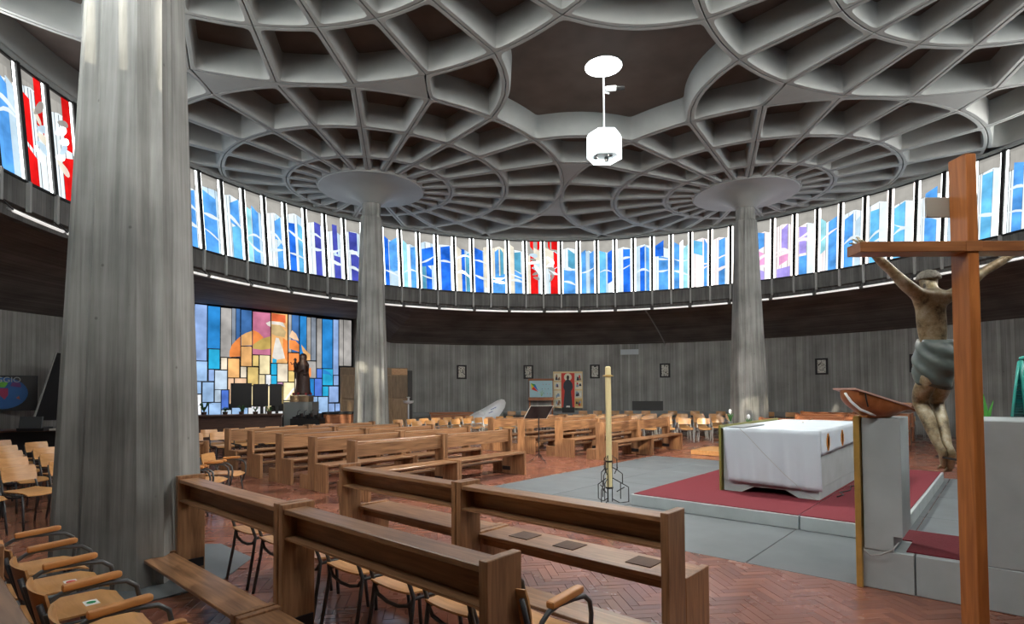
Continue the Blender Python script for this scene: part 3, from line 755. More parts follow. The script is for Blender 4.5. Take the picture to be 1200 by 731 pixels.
PANES = [(60,22,106,348,'grey'),(108,25,133,350,'grey'),(60,352,112,545,'dblue'),(138,30,208,352,'sky'),(213,40,283,283,'blue'),(217,287,280,400,'cyan'),(287,50,348,332,'grey'),(350,54,372,332,'bgrey'),(374,56,397,332,'dblue'),
(402,62,463,268,'dblue'),(469,72,570,318,'pink'),(575,80,667,366,'lor'),(673,90,690,305,'grey'),(692,92,733,305,'dblue'),(738,98,776,352,'blue'),(778,105,800,352,'grey'),(802,106,830,352,'bgrey'),
(835,112,863,397,'grey'),(866,115,924,397,'blue'),(928,118,958,435,'sky'),(962,118,985,383,'grey'),(987,120,1032,383,'grey'),
(140,356,208,470,'lb'),(217,404,248,470,'sky'),(253,408,322,518,'lbw'),(288,336,322,404,'cream'),(328,340,392,450,'lor'),(402,272,463,384,'lor'),(400,388,432,450,'cream'),(469,322,502,384,'gold'),
(508,322,566,430,'yel'),(440,390,500,494,'gold'),(574,370,606,434,'cyan'),(610,370,668,474,'cream'),(673,309,733,410,'orange'),(738,356,776,452,'gold'),(780,356,830,452,'grey'),(835,400,864,452,'sb'),(868,400,926,494,'cyan'),(930,438,958,494,'sky'),(822,456,864,556,'sb'),
(140,474,174,542,'lb'),(116,547,174,664,'white'),(182,476,246,590,'lb'),(252,520,286,590,'lbw'),(178,594,214,664,'lb'),(219,594,286,676,'lb'),(290,522,330,632,'sb'),(328,454,360,518,'peach'),(366,454,432,500,'peach'),(505,434,538,494,'yel'),
(544,434,572,494,'white'),(574,438,606,494,'cyan'),(610,478,640,494,'purple'),(673,412,706,474,'gold'),(645,478,706,580,'yel'),(645,584,680,644,'yel'),(710,456,778,556,'cream'),(690,560,780,650,'lb'),(336,504,400,600,'peach'),(404,504,432,600,'ochre'),(436,498,468,610,'yel'),(472,498,545,620,'ochre'),(549,498,575,640,'yel'),(580,498,640,600,'gold'),
(290,636,345,676,'lbw'),(350,604,440,676,'lb'),(444,614,540,676,'white'),(545,644,640,676,'white'),(782,456,818,556,'blue'),(868,500,900,556,'cyan'),(904,500,958,592,'sky'),(782,560,838,654,'lb'),(842,560,898,654,'lb'),(902,598,936,650,'sky'),(940,598,966,642,'sky'),(968,598,994,642,'cream')]
for x0, y0, x1, y1, cname in PANES:
    s0, z1 = gray(x0+1, y0+1); s1, _z = gray(x1-1, y0+1); _s, z0 = gray(x0+1, y1-1)
    bz = MB(); gbox(bz, s0, s1, z0, z1, 0, .012); bz.build('pane', GM[cname], gl)
def gpoly(pts, cname, off):
    bz = MB(); P = []
    for px, py in pts:
        s, z = gray(px, py); v = GA + gd*s; P.append((v.x, v.y, z))
    n = len(P); bz.v = [(x+gn.x*(off+.004), y+gn.y*(off+.004), z) for x, y, z in P] + [(x+gn.x*off, y+gn.y*off, z) for x, y, z in P]
    bz.f = [tuple(range(n)), tuple(range(2*n-1, n-1, -1))] + [(i, n+i, n+(i+1) % n, (i+1) % n) for i in range(n)]; bz.m = [0]*(n+2)
    bz.build('glass_piece', GM[cname], gl)
FIG = [([(335,300),(350,262),(378,232),(396,216),(396,330),(335,332)],'orange'), ([(402,210),(430,195),(463,184),(463,266),(402,268)],'lor'), ([(469,178),(500,192),(530,222),(500,240),(469,262)],'orange'),
 ([(469,262),(500,235),(540,222),(569,215),(569,285),(520,292),(469,285)],'ochre'), ([(540,135),(569,128),(569,160),(552,152)],'beard'), ([(485,76),(566,82),(566,128),(540,140),(548,200),(520,215),(486,160)],'pink'),
 ([(576,82),(655,95),(655,140),(620,130),(576,128)],'red'), ([(576,128),(640,136),(655,165),(620,150),(576,146)],'beard'), ([(576,150),(625,150),(658,190),(650,220),(600,212),(576,200)],'fc'),
 ([(600,222),(616,225),(640,290),(652,340),(600,350),(580,330),(590,270)],'beard'), ([(640,225),(666,240),(666,362),(652,340),(640,280)],'orange'), ([(676,235),(710,238),(732,262),(732,303),(676,285)],'orange'),
 ([(745,262),(776,300),(796,318),(796,350),(778,352),(752,300)],'lor'), ([(692,180),(715,200),(732,240),(700,232),(676,215)],'peach'), ([(402,275),(450,272),(462,275),(440,330),(402,350)],'lor'), ([(580,340),(604,345),(604,366),(580,366)],'cyan'),
 ([(786,400),(800,392),(801,440),(790,452)],'orange'), ([(868,400),(905,420),(924,445),(900,432),(868,430)],'blue'), ([(690,520),(704,505),(704,520),(660,578),(648,578)],'white')]
for i, (p, c_) in enumerate(FIG): gpoly(p, c_, .014+.002*(i % 3))
# wooden partition right of the glass
pt = empty('wooden_partition', (0, 0, 0)); tag(pt, 'brown panelled wooden cabinet wall beside the stained glass', 'cabinet')
A0, B0 = W3(-7.35, 24.4, 0), W3(-4.62, 25.6, 0); pd = (B0-A0).normalized(); pn = Vector((pd.y, -pd.x, 0)); LPT = (B0-A0).length
def pbox(s0, s1, z0, z1, o0, o1, nm, mt, par, bev=0):
    m = MB()
    def P(s, z, o): v = A0 + pd*s + pn*o; return (v.x, v.y, z)
    m.v = [P(s0,z0,o0),P(s1,z0,o0),P(s1,z1,o0),P(s0,z1,o0),P(s0,z0,o1),P(s1,z0,o1),P(s1,z1,o1),P(s0,z1,o1)]
    m.f = [(0,3,2,1),(4,5,6,7),(0,1,5,4),(1,2,6,5),(2,3,7,6),(3,0,4,7)]; m.m = [0]*6
    return m.build(nm, mt, par, bevel=bev)
pbox(0, LPT, 0, 2.82, -.5, 0, 'body', M_['cabinet'], pt)
n = 4
for i in range(n):
    s0 = LPT*i/n+.02; s1 = LPT*(i+1)/n-.02
    d = pbox(s0, s1, .08, 1.42, 0, .03, 'door', M_['cabinet'], pt, .006); pbox(s0, s1, 1.45, 2.45, 0, .03, 'door', M_['cabinet'], pt, .006)
    pbox(s0, s1, 2.50, 2.78, 0, .03, 'top_panel', M_['ply'] if i == 3 else M_['cabinet'], pt, .006)
pbox(LPT, LPT+.22, 0, 2.70, -.6, .02, 'end_pier', M_['beam'], pt)

# pews ---------------------------------------------------------------
def pew(L=1.86, seat=True, kneel=True):
    t = empty('pew')
    e = .052
    for x0 in (0, L-e):
        b = MB(); b.box(x0, x0+e, -.115, .125, 0, .935); b.build('end_panel', M_['pew'], t, bevel=.004)
    b = MB(); b.box(e, L-e, -.105, .06, .872, .905); b.build('top_rail', M_['pewx'], t, bevel=.004)
    b = MB(); b.box(e, L-e, .04, .066, .665, .872) if seat else b.box(e, L-e, -.01, .016, .665, .872); b.build('back_board', M_['pewx'], t, bevel=.003)
    b = MB(); b.box(e, L-e, -.10, .035, .70, .714); b.build('book_shelf', M_['pewx'], t)
    for x0 in (e, L-e-.012):
        b = MB(); b.box(x0, x0+.012, -.10, .11, .07, .15); b.build('foot_pad', M_['plastic'], t)
    if seat:
        for x0 in (0, L-e):
            b = MB(); b.box(x0, x0+e, .13, .50, 0, .475); b.build('seat_end', M_['pew'], t, bevel=.004)
        b = MB(); b.box(e, L-e, .10, .492, .432, .462); b.build('seat', M_['pewx'], t, bevel=.004)
        b = MB(); b.box(e, L-e, .16, .185, .36, .432); b.build('seat_rail', M_['pewx'], t)
    if kneel:
        for x0 in (0, L-e):
            b = MB(); b.box(x0, x0+e, -.40, -.12, 0, .255); b.build('kneeler_end', M_['pew'], t, bevel=.003)
        b = MB(); b.box(e, L-e, -.40, -.14, .215, .243); b.build('kneeler', M_['pewx'], t, bevel=.004)
    return t
p_full = pew(); p_full_t = tree(p_full)
p_rail = pew(seat=False); p_rail_t = tree(p_rail)
used = {id(p_full): False, id(p_rail): False}
def put_pew(u, v, rot, label, group, full=True, sx=1.0):
    src, tr = (p_full, p_full_t) if full else (p_rail, p_rail_t)
    if used[id(src)]: o = copy_tree(src, tr)
    else: o = src; used[id(src)] = True
    o.location = (u, v, 0); o.rotation_euler = (0, 0, radians(rot)); o.scale = (sx, 1, 1)
    tag(o, label, 'pew', group); return o
GR = 'oak pews round the altar'
put_pew(-8.155, -.46, -90, 'brown oak pew rail nearest the big column, chairs tucked beneath', GR, False, 1.09)
put_pew(-8.155, -2.51, -90, 'brown oak pew rail at the bottom centre, ending at a thick post', GR, False, 1.075)
put_pew(-6.715, -.90, -90, 'dark oak pew left in the second row, its seat without pads', GR, True, .985)
put_pew(-6.715, -2.745, -90, 'dark oak pew with three brown pads on its seat', GR, True, 1.04)
put_pew(-9.80, -2.40, -90, 'dark pew rail cut off by the bottom left picture corner', GR, False, 1.05)
prow = [(1.62, 'nearest the camera'), (2.87, 'second from the camera'), (4.10, 'third from the camera'), (5.36, 'fourth from the camera'), (6.52, 'farthest from the camera')]
for v, w in prow:
    put_pew(-3.18, v, 180, 'left pew of the row %s, left block' % w, GR, True, 1.03)
    put_pew(-1.32, v, 180, 'right pew of the row %s, left block' % w, GR, True, .995)
qrow = [(1.28, 'nearest the slate floor'), (2.55, 'second from the slate floor'), (3.85, 'third from the slate floor'), (5.0, 'farthest from the slate floor')]
for v, w in qrow:
    for j, w2 in enumerate(('left', 'right')):
        if v > 4.9 and j: pass
        put_pew(1.68+1.80*(j+1), v, 180, '%s sunlit pew of the row %s, centre block' % (w2, w), GR, True, .965)
put_pew(-6.62, 3.62, 226, 'oak pew rail just right of the big column behind three armchairs', GR, False, .9)
# three worn brown pads on the seat of the second row
for i, v in enumerate((-3.15, -3.62, -4.28)):
    b = MB(); b.box(-.10, .10, -.10, .10, 0, .006)
    o = b.build('seat_pad', wood('pad_brown', (.07,.035,.02), (.12,.06,.035), .75) if i == 0 else bpy.data.materials['pad_brown'], loc=(-6.40, v, .4625))
    tag(o, 'square brown pad on the pew seat, %s of three from the left' % ORD[i], 'seat pad', 'pads on the second pew seat')
# benches beyond the altar
def bench(L):
    t = empty('long_bench')
    for x0 in (0, L-.06, L/2-.03):
        b = MB(); b.box(x0, x0+.06, -.12, .12, 0, .92); b.build('end_panel', M_['bench'], t, bevel=.004)
    b = MB(); b.box(0, L, .02, .05, .58, .88); b.build('back_board', M_['bench'], t, bevel=.003)
    b = MB(); b.box(0, L, .12, .48, .43, .46); b.build('seat', M_['bench'], t, bevel=.003)
    b = MB(); b.box(0, L, -.11, .02, .86, .89); b.build('top_rail', M_['bench'], t, bevel=.003)
    return t
for u, v0, L, w in ((6.9, -.85, 2.7, 'nearest'), (8.9, -3.9, 2.6, 'second'), (10.7, -4.0, 3.2, 'third'), (12.6, -3.9, 3.4, 'farthest')):
    t = bench(L); t.location = (u, v0 if v0 < -3 else v0-L, 0); t.rotation_euler = (0, 0, radians(90))
    tag(t, 'reddish wooden bench behind the altar, %s of four rows' % w, 'bench', 'benches behind the altar')

# chairs -------------------------------------------------------------
def side_tube(b, x, path, r=.0125): b.tube([(x if len(p) == 2 else p[0], p[-2], p[-1]) for p in path], r, 8)
def curved_panel(w, h, th, bend, n=8, tilt=0):     # plywood shell, across x, height h
    b = MB(); F_, B_ = [], []
    rows = 5
    for j in range(rows):
        z = h*j/(rows-1)
        for i in range(n+1):
            x = -w/2+w*i/n; t_ = (2*i/n-1); y = bend*t_*t_ - tilt*z
            inx = 1 - .05*((2*j/(rows-1)-1)**4)
            F_.append((x*inx, y, z)); B_.append((x*inx, y-th, z))
    k = n+1; N0 = len(F_)
    b.v = F_+B_
    for j in range(rows-1):
        for i in range(n):
            a = j*k+i; b.f.append((a, a+1, a+k+1, a+k)); b.f.append((N0+a, N0+a+k, N0+a+k+1, N0+a+1))
    for i in range(n):
        b.f.append((i, N0+i, N0+i+1, i+1)); a = (rows-1)*k+i; b.f.append((a, a+1, N0+a+1, N0+a))
    for j in range(rows-1):
        a = j*k; b.f.append((a, a+k, N0+a+k, N0+a)); a = j*k+n; b.f.append((a, N0+a, N0+a+k, a+k))
    b.m = [0]*len(b.f); return b
def seat_mb(w=.42, d=.42):
    b = MB(); n = 8; m = 6; T_, Bo = [], []
    for j in range(m+1):
        y = -d/2+d*j/m
        for i in range(n+1):
            x = -w/2+w*i/n; sx = 1-.06*(2*j/m-1)**4
            z = .012*(2*i/n-1)**2 - (.03*max(0, (j/m-.75)*4)**2) + .01*max(0, (.2-j/m)*5)
            T_.append((x*sx, y, z)); Bo.append((x*sx, y, z-.012))
    b.v = T_+Bo; k = n+1; N0 = len(T_)
    for j in range(m):
        for i in range(n):
            a = j*k+i; b.f.append((a, a+1, a+k+1, a+k)); b.f.append((N0+a, N0+a+k, N0+a+k+1, N0+a+1))
    for i in range(n): b.f.append((i, N0+i, N0+i+1, i+1)); a = m*k+i; b.f.append((a, a+1, N0+a+1, N0+a))
    for j in range(m): a = j*k; b.f.append((a, a+k, N0+a+k, N0+a)); a = j*k+n; b.f.append((a, N0+a, N0+a+k, a+k))
    b.m = [0]*len(b.f); return b
def chair(arms=(-1, 1), near=True, frame='frame', name='armchair'):
    t = empty(name)
    s = seat_mb(.42, .47); s.v = [(x, y-.015, z+.455) for x, y, z in s.v]; s.build('seat', M_['ply'], t, smooth='auto')
    bk = curved_panel(.41, .19, .012, .035, tilt=.22); bk.v = [(x, y-.265, z+.575) for x, y, z in bk.v]; bk.build('backrest', M_['ply'], t, smooth='auto')
    fm = M_[frame]; nn = 8 if near else 5; r = .0135
    for x in (-.205, .205):
        sg = 1 if x > 0 else -1
        b = MB(); b.tube([(x+sg*.015, .19, 0), (x+sg*.005, .165, .25), (x, .14, .42)], r, nn); b.build('leg', fm, t, smooth=near)
        b = MB(); b.tube([(x+sg*.01, -.29, 0), (x, -.235, .30), (x, -.215, .44), (x*.97, -.262, .58), (x*.93, -.300, .725)], r, nn); b.build('leg', fm, t, smooth=near)
        b = MB(); b.tube([(x, .16, .43), (x, 0, .425), (x, -.215, .43)], r*.9, nn); b.build('seat_rail', fm, t, smooth=near)
    b = MB(); b.tube([(-.205, -.215, .43), (-.16, -.22, .38), (-.06, -.22, .355), (.06, -.22, .355), (.16, -.22, .38), (.205, -.215, .43)], r*.9, nn); b.build('cross_rail', fm, t, smooth=near)
    b = MB(); b.tube([(-.205, .13, .42), (0, .13, .40), (.205, .13, .42)], r*.8, nn); b.build('cross_rail', fm, t, smooth=near)
    for sg in arms:
        x = sg*.235
        b = MB(); pth = [(sg*.21, .17, .30), (sg*.235, .205, .42), (x, .215, .52), (x, .20, .59), (x, .15, .63), (x, .05, .642), (x, -.08, .648), (x, -.15, .635), (x, -.205, .60), (sg*.225, -.235, .52), (sg*.21, -.225, .40)]
        b.tube(pth, .0135, 10); b.build('arm_tube', fm, t, smooth=True)
        b = MB(); R = []
        for q, y in enumerate((-.145, -.140, -.12, .09, .115, .125)):
            w = (.017, .024, .026, .026, .023, .015)[q]; z = .672 + .06*y
            R.append([(x+w*math.copysign(abs(cos(2*pi*i/16))**.45, cos(2*pi*i/16)), y, z+.019*(w/.026)*math.copysign(abs(sin(2*pi*i/16))**.45, sin(2*pi*i/16))) for i in range(16)])
        b.loft(R); b.build('armrest', M_['arm'], t, smooth='auto')
    return t
LEAF = {}
STK = plain('sticker_white', (.8, .82, .8), .6); STR = plain('sticker_red', (.6, .02, .03), .6); STG = plain('sticker_green', (.02, .3, .12), .6)
def sticker(par, kind, x=0, y=.05):
    b = MB(); b.box(x-.05, x+.05, y-.035, y+.035, .4555, .4575); s = b.build('sticker', STK, par); s['label'] = 'white sticker with a %s mark' % kind
    b = MB(); mt = STR if kind == 'red' else STG
    b.lathe([(.018, .4575), (.026, .4575), (.026, .459), (.018, .459)], 16, c=(x, y)) if kind == 'red' else b.lathe([(.001, .4575), (.024, .4575), (.024, .459), (.001, .459)], 16, c=(x, y))
    b.build('mark', mt, s)
both = chair(); left_only = None
TB = tree(both); first = [True]
def put_armchair(u, v, rot, label, group, arms=None, stick=None):
    if arms is None and not stick:
        if first[0]: o = both; first[0] = False
        else: o = copy_tree(both, TB)
    else: o = chair(arms if arms is not None else (-1, 1))
    o.location = (u, v, 0); o.rotation_euler = (0, 0, radians(rot)); tag(o, label, 'chair', group)
    if stick: sticker(o, stick)
    return o
G1 = 'armchairs in the bottom left corner'
for i in range(6):
    put_armchair(-9.30, -1.05-.555*i, -90, 'wooden armchair in the bottom left corner, %s from the big column' % ORD[i], G1,
                 arms=(-1, 1) if i in (4,) else (-1,), stick={1: 'red', 2: 'green', 4: 'green'}.get(i))
G2 = 'chairs behind the front pew rail'
for i in range(6):
    put_armchair(-7.69, -1.12-.55*i, -90, 'wooden chair showing under the front pew rail, %s from the big column' % ORD[i], G2, arms=() if i < 5 else (), stick={1: 'green', 2: 'green', 5: 'red'}.get(i))
put_armchair(-7.78, -4.36, -90, 'wooden armchair right of the thick front post at the bottom edge', G2, arms=(-1, 1))
G3 = 'armchairs between the big column and the pews'
for i, (u, v) in enumerate(((-6.52, 2.90), (-6.96, 2.45), (-7.38, 2.01))):
    put_armchair(u, v, 224, 'wooden armchair beside the big column, %s of three from the right' % ORD[i], G3)
# plain chairs
pc = chair((), True, 'frame', 'wooden_chair'); TP = tree(pc); fp = [True]
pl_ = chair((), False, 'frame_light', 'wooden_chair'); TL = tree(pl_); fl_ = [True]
def put_chair(u, v, rot, label, group, light=False):
    src, tr, fg = (pl_, TL, fl_) if light else (pc, TP, fp)
    if fg[0]: o = src; fg[0] = False
    else: o = copy_tree(src, tr)
    o.location = (u, v, 0); o.rotation_euler = (0, 0, radians(rot)); tag(o, label, 'chair', group); return o
G4 = 'wooden chairs left of the big column'
for ci, (u0, rows) in enumerate(((-9.36, [2.95, 4.3, 5.6, 7.0]), (-8.80, [3.20, 4.6, 5.9, 7.3, 9.0]), (-8.27, [3.50, 4.9, 6.25, 7.9]), (-7.74, [3.8, 5.2, 6.6]))):
    for ri, v in enumerate(rows):
        put_chair(u0+.10*ri, v, 205, 'wooden chair left of the big column, %s file, %s row from the front' % (ORD[ci], ORD[ri]), G4)
G5 = 'chairs in rows behind the left pews'
for ri, v in enumerate((7.85, 9.0)):
    for i in range(11):
        u = -6.9+.56*i + .2*ri
        if hypot(u-0, v-8.5) < 1.1 or hypot(u+0, v-8.5) < 1.1: continue
        put_chair(u, v, 180, 'wooden chair behind the left pew block, %s row, %s from the left' % (ORD[ri], ORD[i]), G5)
G6 = 'sunlit chairs in front of the concave white panel'
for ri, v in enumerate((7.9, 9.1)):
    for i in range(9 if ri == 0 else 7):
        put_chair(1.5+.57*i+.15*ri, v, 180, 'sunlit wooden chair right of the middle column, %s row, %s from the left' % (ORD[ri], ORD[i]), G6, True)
G7 = 'wooden chairs in curved rows at the far right centre'
row = 0
for r in (9.35, 10.35, 11.35, 12.35, 13.35):
    row += 1; a0 = 27 if row == 1 else 24; da = math.degrees(.60/r); i = 0; a = a0
    while a < 78:
        u, v = r*cos(radians(a)), -3.5+r*sin(radians(a)); a += da
        if hypot(u, v) > 13.6 or (u < 6.1 and v < 6.6) or hypot(u, v) > 14.2 or v > 7.2 and u < 7.2: continue
        if hypot(u-8.51, v) < .95: continue
        put_chair(u, v, a-da+90, 'wooden chair with pale legs in the curved block, row %s, %s from the right' % (ORD[row-1], ORD[i]), G7, True); i += 1
G8 = 'chairs along the back wall'
for i, px in enumerate((600, 616, 683, 700, 720, 736, 756, 787, 813, 843, 899, 924, 951, 983, 1002)):
    X = (px-XP)/F; best = None
    for q in range(1200):                          # where the wall-side row (14.9 m from the centre) crosses this direction
        y = 15+q*.015; u, v = W(X*y, y)
        if hypot(u, v) > 14.95: best = (u, v); break
    u, v = best
    put_chair(u, v, math.degrees(atan2(v, u))+90, 'wooden chair against the back wall, %s from the left' % ORD[i], G8, True)

# wall rail
b = MB(); A = [-16+i*1.5 for i in range(56)]
for i in range(len(A)-1):
    p, q = A[i], A[i+1]
    for (r0, z0), (r1, z1) in (((15.72, .55), (15.72, .74)), ((15.72, .74), (15.9, .76)), ((15.9, .55), (15.72, .55))):
        b.quad([pol(r0, p, z0), pol(r0, q, z0), pol(r1, q, z1), pol(r1, p, z1)])
tag(b.build('trim_3', M_['grey']), 'low grey heater casing running along the back wall', None, None, 'structure')

# sanctuary platform, altar, ambo ------------------------------------
pf = empty('altar_platform'); tag(pf, 'low stone platform under the altar', None, None, 'structure')
for i, (u0, u1) in enumerate(((-2.65, -.8), (-.8, 1.1), (1.1, 2.95))):
    for (v0, v1) in ((-4.33, -2.03), (-5.34, -4.34)):
        b = MB(); b.box(u0+.003, u1-.003, v0+.003, v1-.003, 0, .165); b.build('stone_block', M_['stone'], pf, bevel=.006)
cp = empty('red_carpet'); tag(cp, 'dark red carpet covering the altar platform', 'carpet')
b = MB(); b.box(-2.62, 2.9, -4.32, -2.07, .166, .176); b.build('carpet_strip', M_['carpet'], cp)
b = MB(); b.box(-2.62, 2.9, -5.30, -4.335, .166, .176); b.build('carpet_strip', M_['carpet'], cp)
pd_ = empty('ambo_podium'); tag(pd_, 'raised grey stone podium below the ambo and the tall wall', None, None, 'structure')
for v0, v1 in ((-5.66, -5.29), (-7.0, -5.67), (-8.3, -7.01)):
    b = MB(); b.box(-4.41, -3.42, v0, v1, 0, .33); b.build('stone_block', M_['stone'], pd_, bevel=.006)
b = MB(); b.box(-4.34, -3.94, -6.025, -5.60, .331, .341); b.box(-3.92, -3.45, -6.025, -5.52, .331, .341); b.box(-3.94, -3.92, -6.025, -5.60, .331, .341)
o = b.build('podium_carpet', M_['carpet']); tag(o, 'small red carpet on the podium beside the ambo', 'carpet')
b = MB(); b.box(-4.405, -3.60, -9.2, -6.03, .331, 1.455)
o = b.build('wall_podium', M_['stone'], bevel=.008); tag(o, 'tall grey stone wall right of the wooden cross', None, None, 'structure')
b = MB(); b.box(-4.405, -3.60, -9.2, -8.31, 0, .33)
o = b.build('trim_4', M_['stone']); tag(o, 'stone foot of the tall wall out at the right', None, None, 'structure')
am = empty('ambo'); tag(am, 'grey stone ambo block with a gilded left side carrying the book stand', 'ambo')
b = MB(); pf_ = [(-5.31, .331), (-5.31, 1.455), (-5.59, 1.455), (-5.59, .46), (-5.525, .46), (-5.525, .331)]
b.loft([[(-4.418, v, z) for v, z in pf_], [(-3.93, v, z) for v, z in pf_]]); b.build('block', M_['stone'], am, bevel=.004)
b = MB(); b.box(-4.46, -3.93, -5.30, -5.255, .0, 1.47); b.build('gilded_panel', M_['gold'], am, bevel=.003)
b = MB(); b.tube([(-4.46, -5.32, .32), (-4.47, -5.36, .29), (-4.47, -5.44, .31), (-4.46, -5.52, .36), (-4.43, -5.56, .42)], .006, 6); b.build('cable', M_['rod'], am)
# book stand: boat-shaped wooden cradle
bs = empty('book_stand'); tag(bs, 'boat-shaped wooden book stand tilted on top of the ambo', 'book stand')
Ox, Oy = 3.165, 4.86
def C3(x, y, z): v = W3(x, y, z); return (v.x, v.y, v.z)
rings = []; NR = 15
for i in range(NR):
    t = i/(NR-1)                                 # 0 left/high end, 1 right/low end
    xx = Ox - .235 + .50*t
    ztop = 1.695 - .165*t
    hw = .155*min(1, (t*9+.15)**.5)
    dp = .165*sin(pi*min(1, t*1.0+.10))**.7 if t < .93 else .02
    R = [(xx, Oy-hw, ztop)]
    for q in range(1, 8):
        a = pi*q/8; R.append((xx+.0*q, Oy-hw*cos(a), ztop-.012-dp*sin(a)**.8))
    R += [(xx, Oy+hw, ztop)]
    rings.append([C3(*p) for p in R])
b = MB(); b.loft(rings); b.build('cradle', wood('cradle_wood', (.33,.11,.035), (.48,.18,.07), .3, (14,14,14)), bs, smooth='auto')
b = MB()
for (y0, y1) in ((-.165, -.055), (-.05, .05), (.055, .165)):
    P = [C3(Ox-.245, Oy+y0, 1.70), C3(Ox-.245, Oy+y1, 1.70), C3(Ox+.30, Oy+y1, 1.522), C3(Ox+.30, Oy+y0, 1.522)]
    Q = [(x, y, z+.014) for x, y, z in P]; n = len(b.v); b.v += P+Q
    for f in ((0,1,2,3),(4,7,6,5),(0,4,5,1),(1,5,6,2),(2,6,7,3),(3,7,4,0)): b.f.append(tuple(n+i for i in f)); b.m.append(0)
b.build('top_board', wood('board_pale', (.52,.30,.25), (.66,.42,.36), .3, (14,14,14)), bs)
b = MB(); b.v = [C3(Ox+.22, Oy-.17, 1.548), C3(Ox+.25, Oy-.17, 1.540), C3(Ox+.25, Oy+.17, 1.540), C3(Ox+.22, Oy+.17, 1.548)] + [C3(Ox+.23, Oy-.17, 1.585), C3(Ox+.27, Oy-.17, 1.577), C3(Ox+.27, Oy+.17, 1.577), C3(Ox+.23, Oy+.17, 1.585)]
b.f = [(0,3,2,1),(4,5,6,7),(0,1,5,4),(1,2,6,5),(2,3,7,6),(3,0,4,7)]; b.m = [0]*6
b.build('book_ledge', M_['pew'], bs)
b = MB(); b.prism([W(Ox-.08, Oy-.05), W(Ox+.05, Oy-.05), W(Ox+.05, Oy+.06), W(Ox-.08, Oy+.06)], 1.456, 1.53); b.build('foot', M_['arm'], bs, bevel=.004)
b = MB(); b.prism([W(Ox+.02, Oy+.02), W(Ox+.16, Oy+.02), W(Ox+.16, Oy+.13), W(Ox+.02, Oy+.13)], 1.456, 1.50); b.build('wedge', M_['black'], bs)
b = MB(); b.tube([C3(Ox-.245, Oy-.02, 1.67), C3(Ox-.235, Oy-.08, 1.60), C3(Ox-.17, Oy-.10, 1.53), C3(Ox-.08, Oy-.10, 1.492), C3(Ox-.03, Oy-.08, 1.485)], .014, 8, flat=.6); b.build('white_band', M_['white'], bs, smooth=True)
b = MB(); b.tube([C3(Ox-.16, Oy-.158, 1.665), C3(Ox-.155, Oy-.165, 1.61), C3(Ox-.135, Oy-.15, 1.555)], .006, 6); b.build('strap', M_['black'], bs)
# altar
al = empty('altar'); tag(al, 'large grey stone altar table on the red carpet under a white cloth', 'altar')
AU0, AU1, AV0, AV1, AZ_, AZt = -1.50, 1.62, -4.31, -2.96, .177, 1.12
b = MB(); b.box(AU0+.02, AU1-.02, AV0+.02, AV1-.02, .33, AZt); b.build('table_block', M_['stone'], al, bevel=.006)
b = MB()                                           # splayed foot with a low opening in the front
def prof(v): return v
b.v = []; 
fp_ = [(AV0+.02, .33), (AV0+.02, AZ_), (AV0+.28, AZ_), (AV0+.46, .27), (AV1-.46, .27), (AV1-.28, AZ_), (AV1-.02, AZ_), (AV1-.02, .33)]
b.loft([[(AU0+.03, v, z) for v, z in fp_], [(AU1-.03, v, z) for v, z in fp_]]); b.build('foot', M_['stone'], al)
b = MB(); b.box(AU0-.035, AU1-.3, AV1-.005, AV1+.028, AZ_, 1.165); b.build('gilded_panel', plain('green_gold', (.26,.25,.07), .4, metal=.4), al, bevel=.003)
cl = empty('altar_cloth'); tag(cl, 'long white cloth covering the altar and hanging down its front', 'tablecloth')
def cloth_sheet(name, P00, P10, P11, P01, nu, nv, wav, nrm, par):
    b = MB(); P00, P10, P11, P01 = map(Vector, (P00, P10, P11, P01)); nrm = Vector(nrm)
    for j in range(nv+1):
        for i in range(nu+1):
            s, t = i/nu, j/nv
            p = P00*(1-s)*(1-t)+P10*s*(1-t)+P11*s*t+P01*(1-s)*t
            p = p + nrm*wav(s, t); b.v.append(tuple(p))
    for j in range(nv):
        for i in range(nu): a = j*(nu+1)+i; b.f.append((a, a+1, a+nu+2, a+nu+1)); b.m.append(0)
    o = b.build(name, M_['cloth'], par, smooth=True); sol = o.modifiers.new('thickness', 'SOLIDIFY'); sol.thickness = .006; sol.offset = 1
    return o
zt = AZt+.006
cloth_sheet('cloth_top', (AU0-.012, AV1+.0, zt), (AU1+.01, AV1+.0, zt), (AU1+.01, AV0-.012, zt), (AU0-.012, AV0-.012, zt), 30, 14, lambda s, t: .004*sin(21*s+5*t)*sin(9*t)+.003, (0, 0, 1), cl)
cloth_sheet('cloth_front', (AU0-.014, AV1-.04, zt), (AU0-.014, AV0-.014, zt), (AU0-.02, AV0-.03, .30), (AU0-.05, AV1-.12, .345), 40, 14, lambda s, t: t*(.010*sin(2*pi*s*5.0)+.006*sin(2*pi*s*11+1))+.006, (-1, 0, 0), cl)
cloth_sheet('cloth_side', (AU0-.014, AV0-.014, zt), (AU1+.01, AV0-.014, zt), (AU1+.01, AV0-.02, .845), (AU0-.014, AV0-.022, .80), 40, 8, lambda s, t: t*.006*sin(2*pi*s*6)+.008, (0, -1, 0), cl)
OR = plain('orange_embroidery', (.72, .26, .03), .8)
for u0 in (-1.15, -.25, .65):
    b = MB()
    for (x0, x1, z0, z1) in ((-.022, .022, .84, 1.08), (-.075, .075, .90, 1.02), (-.05, .05, .87, 1.05)):
        b.box(u0+x0, u0+x1, AV0-.040, AV0-.032, z0, z1)
    b.build('embroidered_cross', OR, cl)
b = MB(); b.box(AU0+.02, AU0+.95, AV1-.34, AV1-.06, zt+.010, zt+.022); tag(b.build('dark_altar_book', M_['grey'], bevel=.004), 'flat dark grey folder lying on the left altar edge', 'folder')
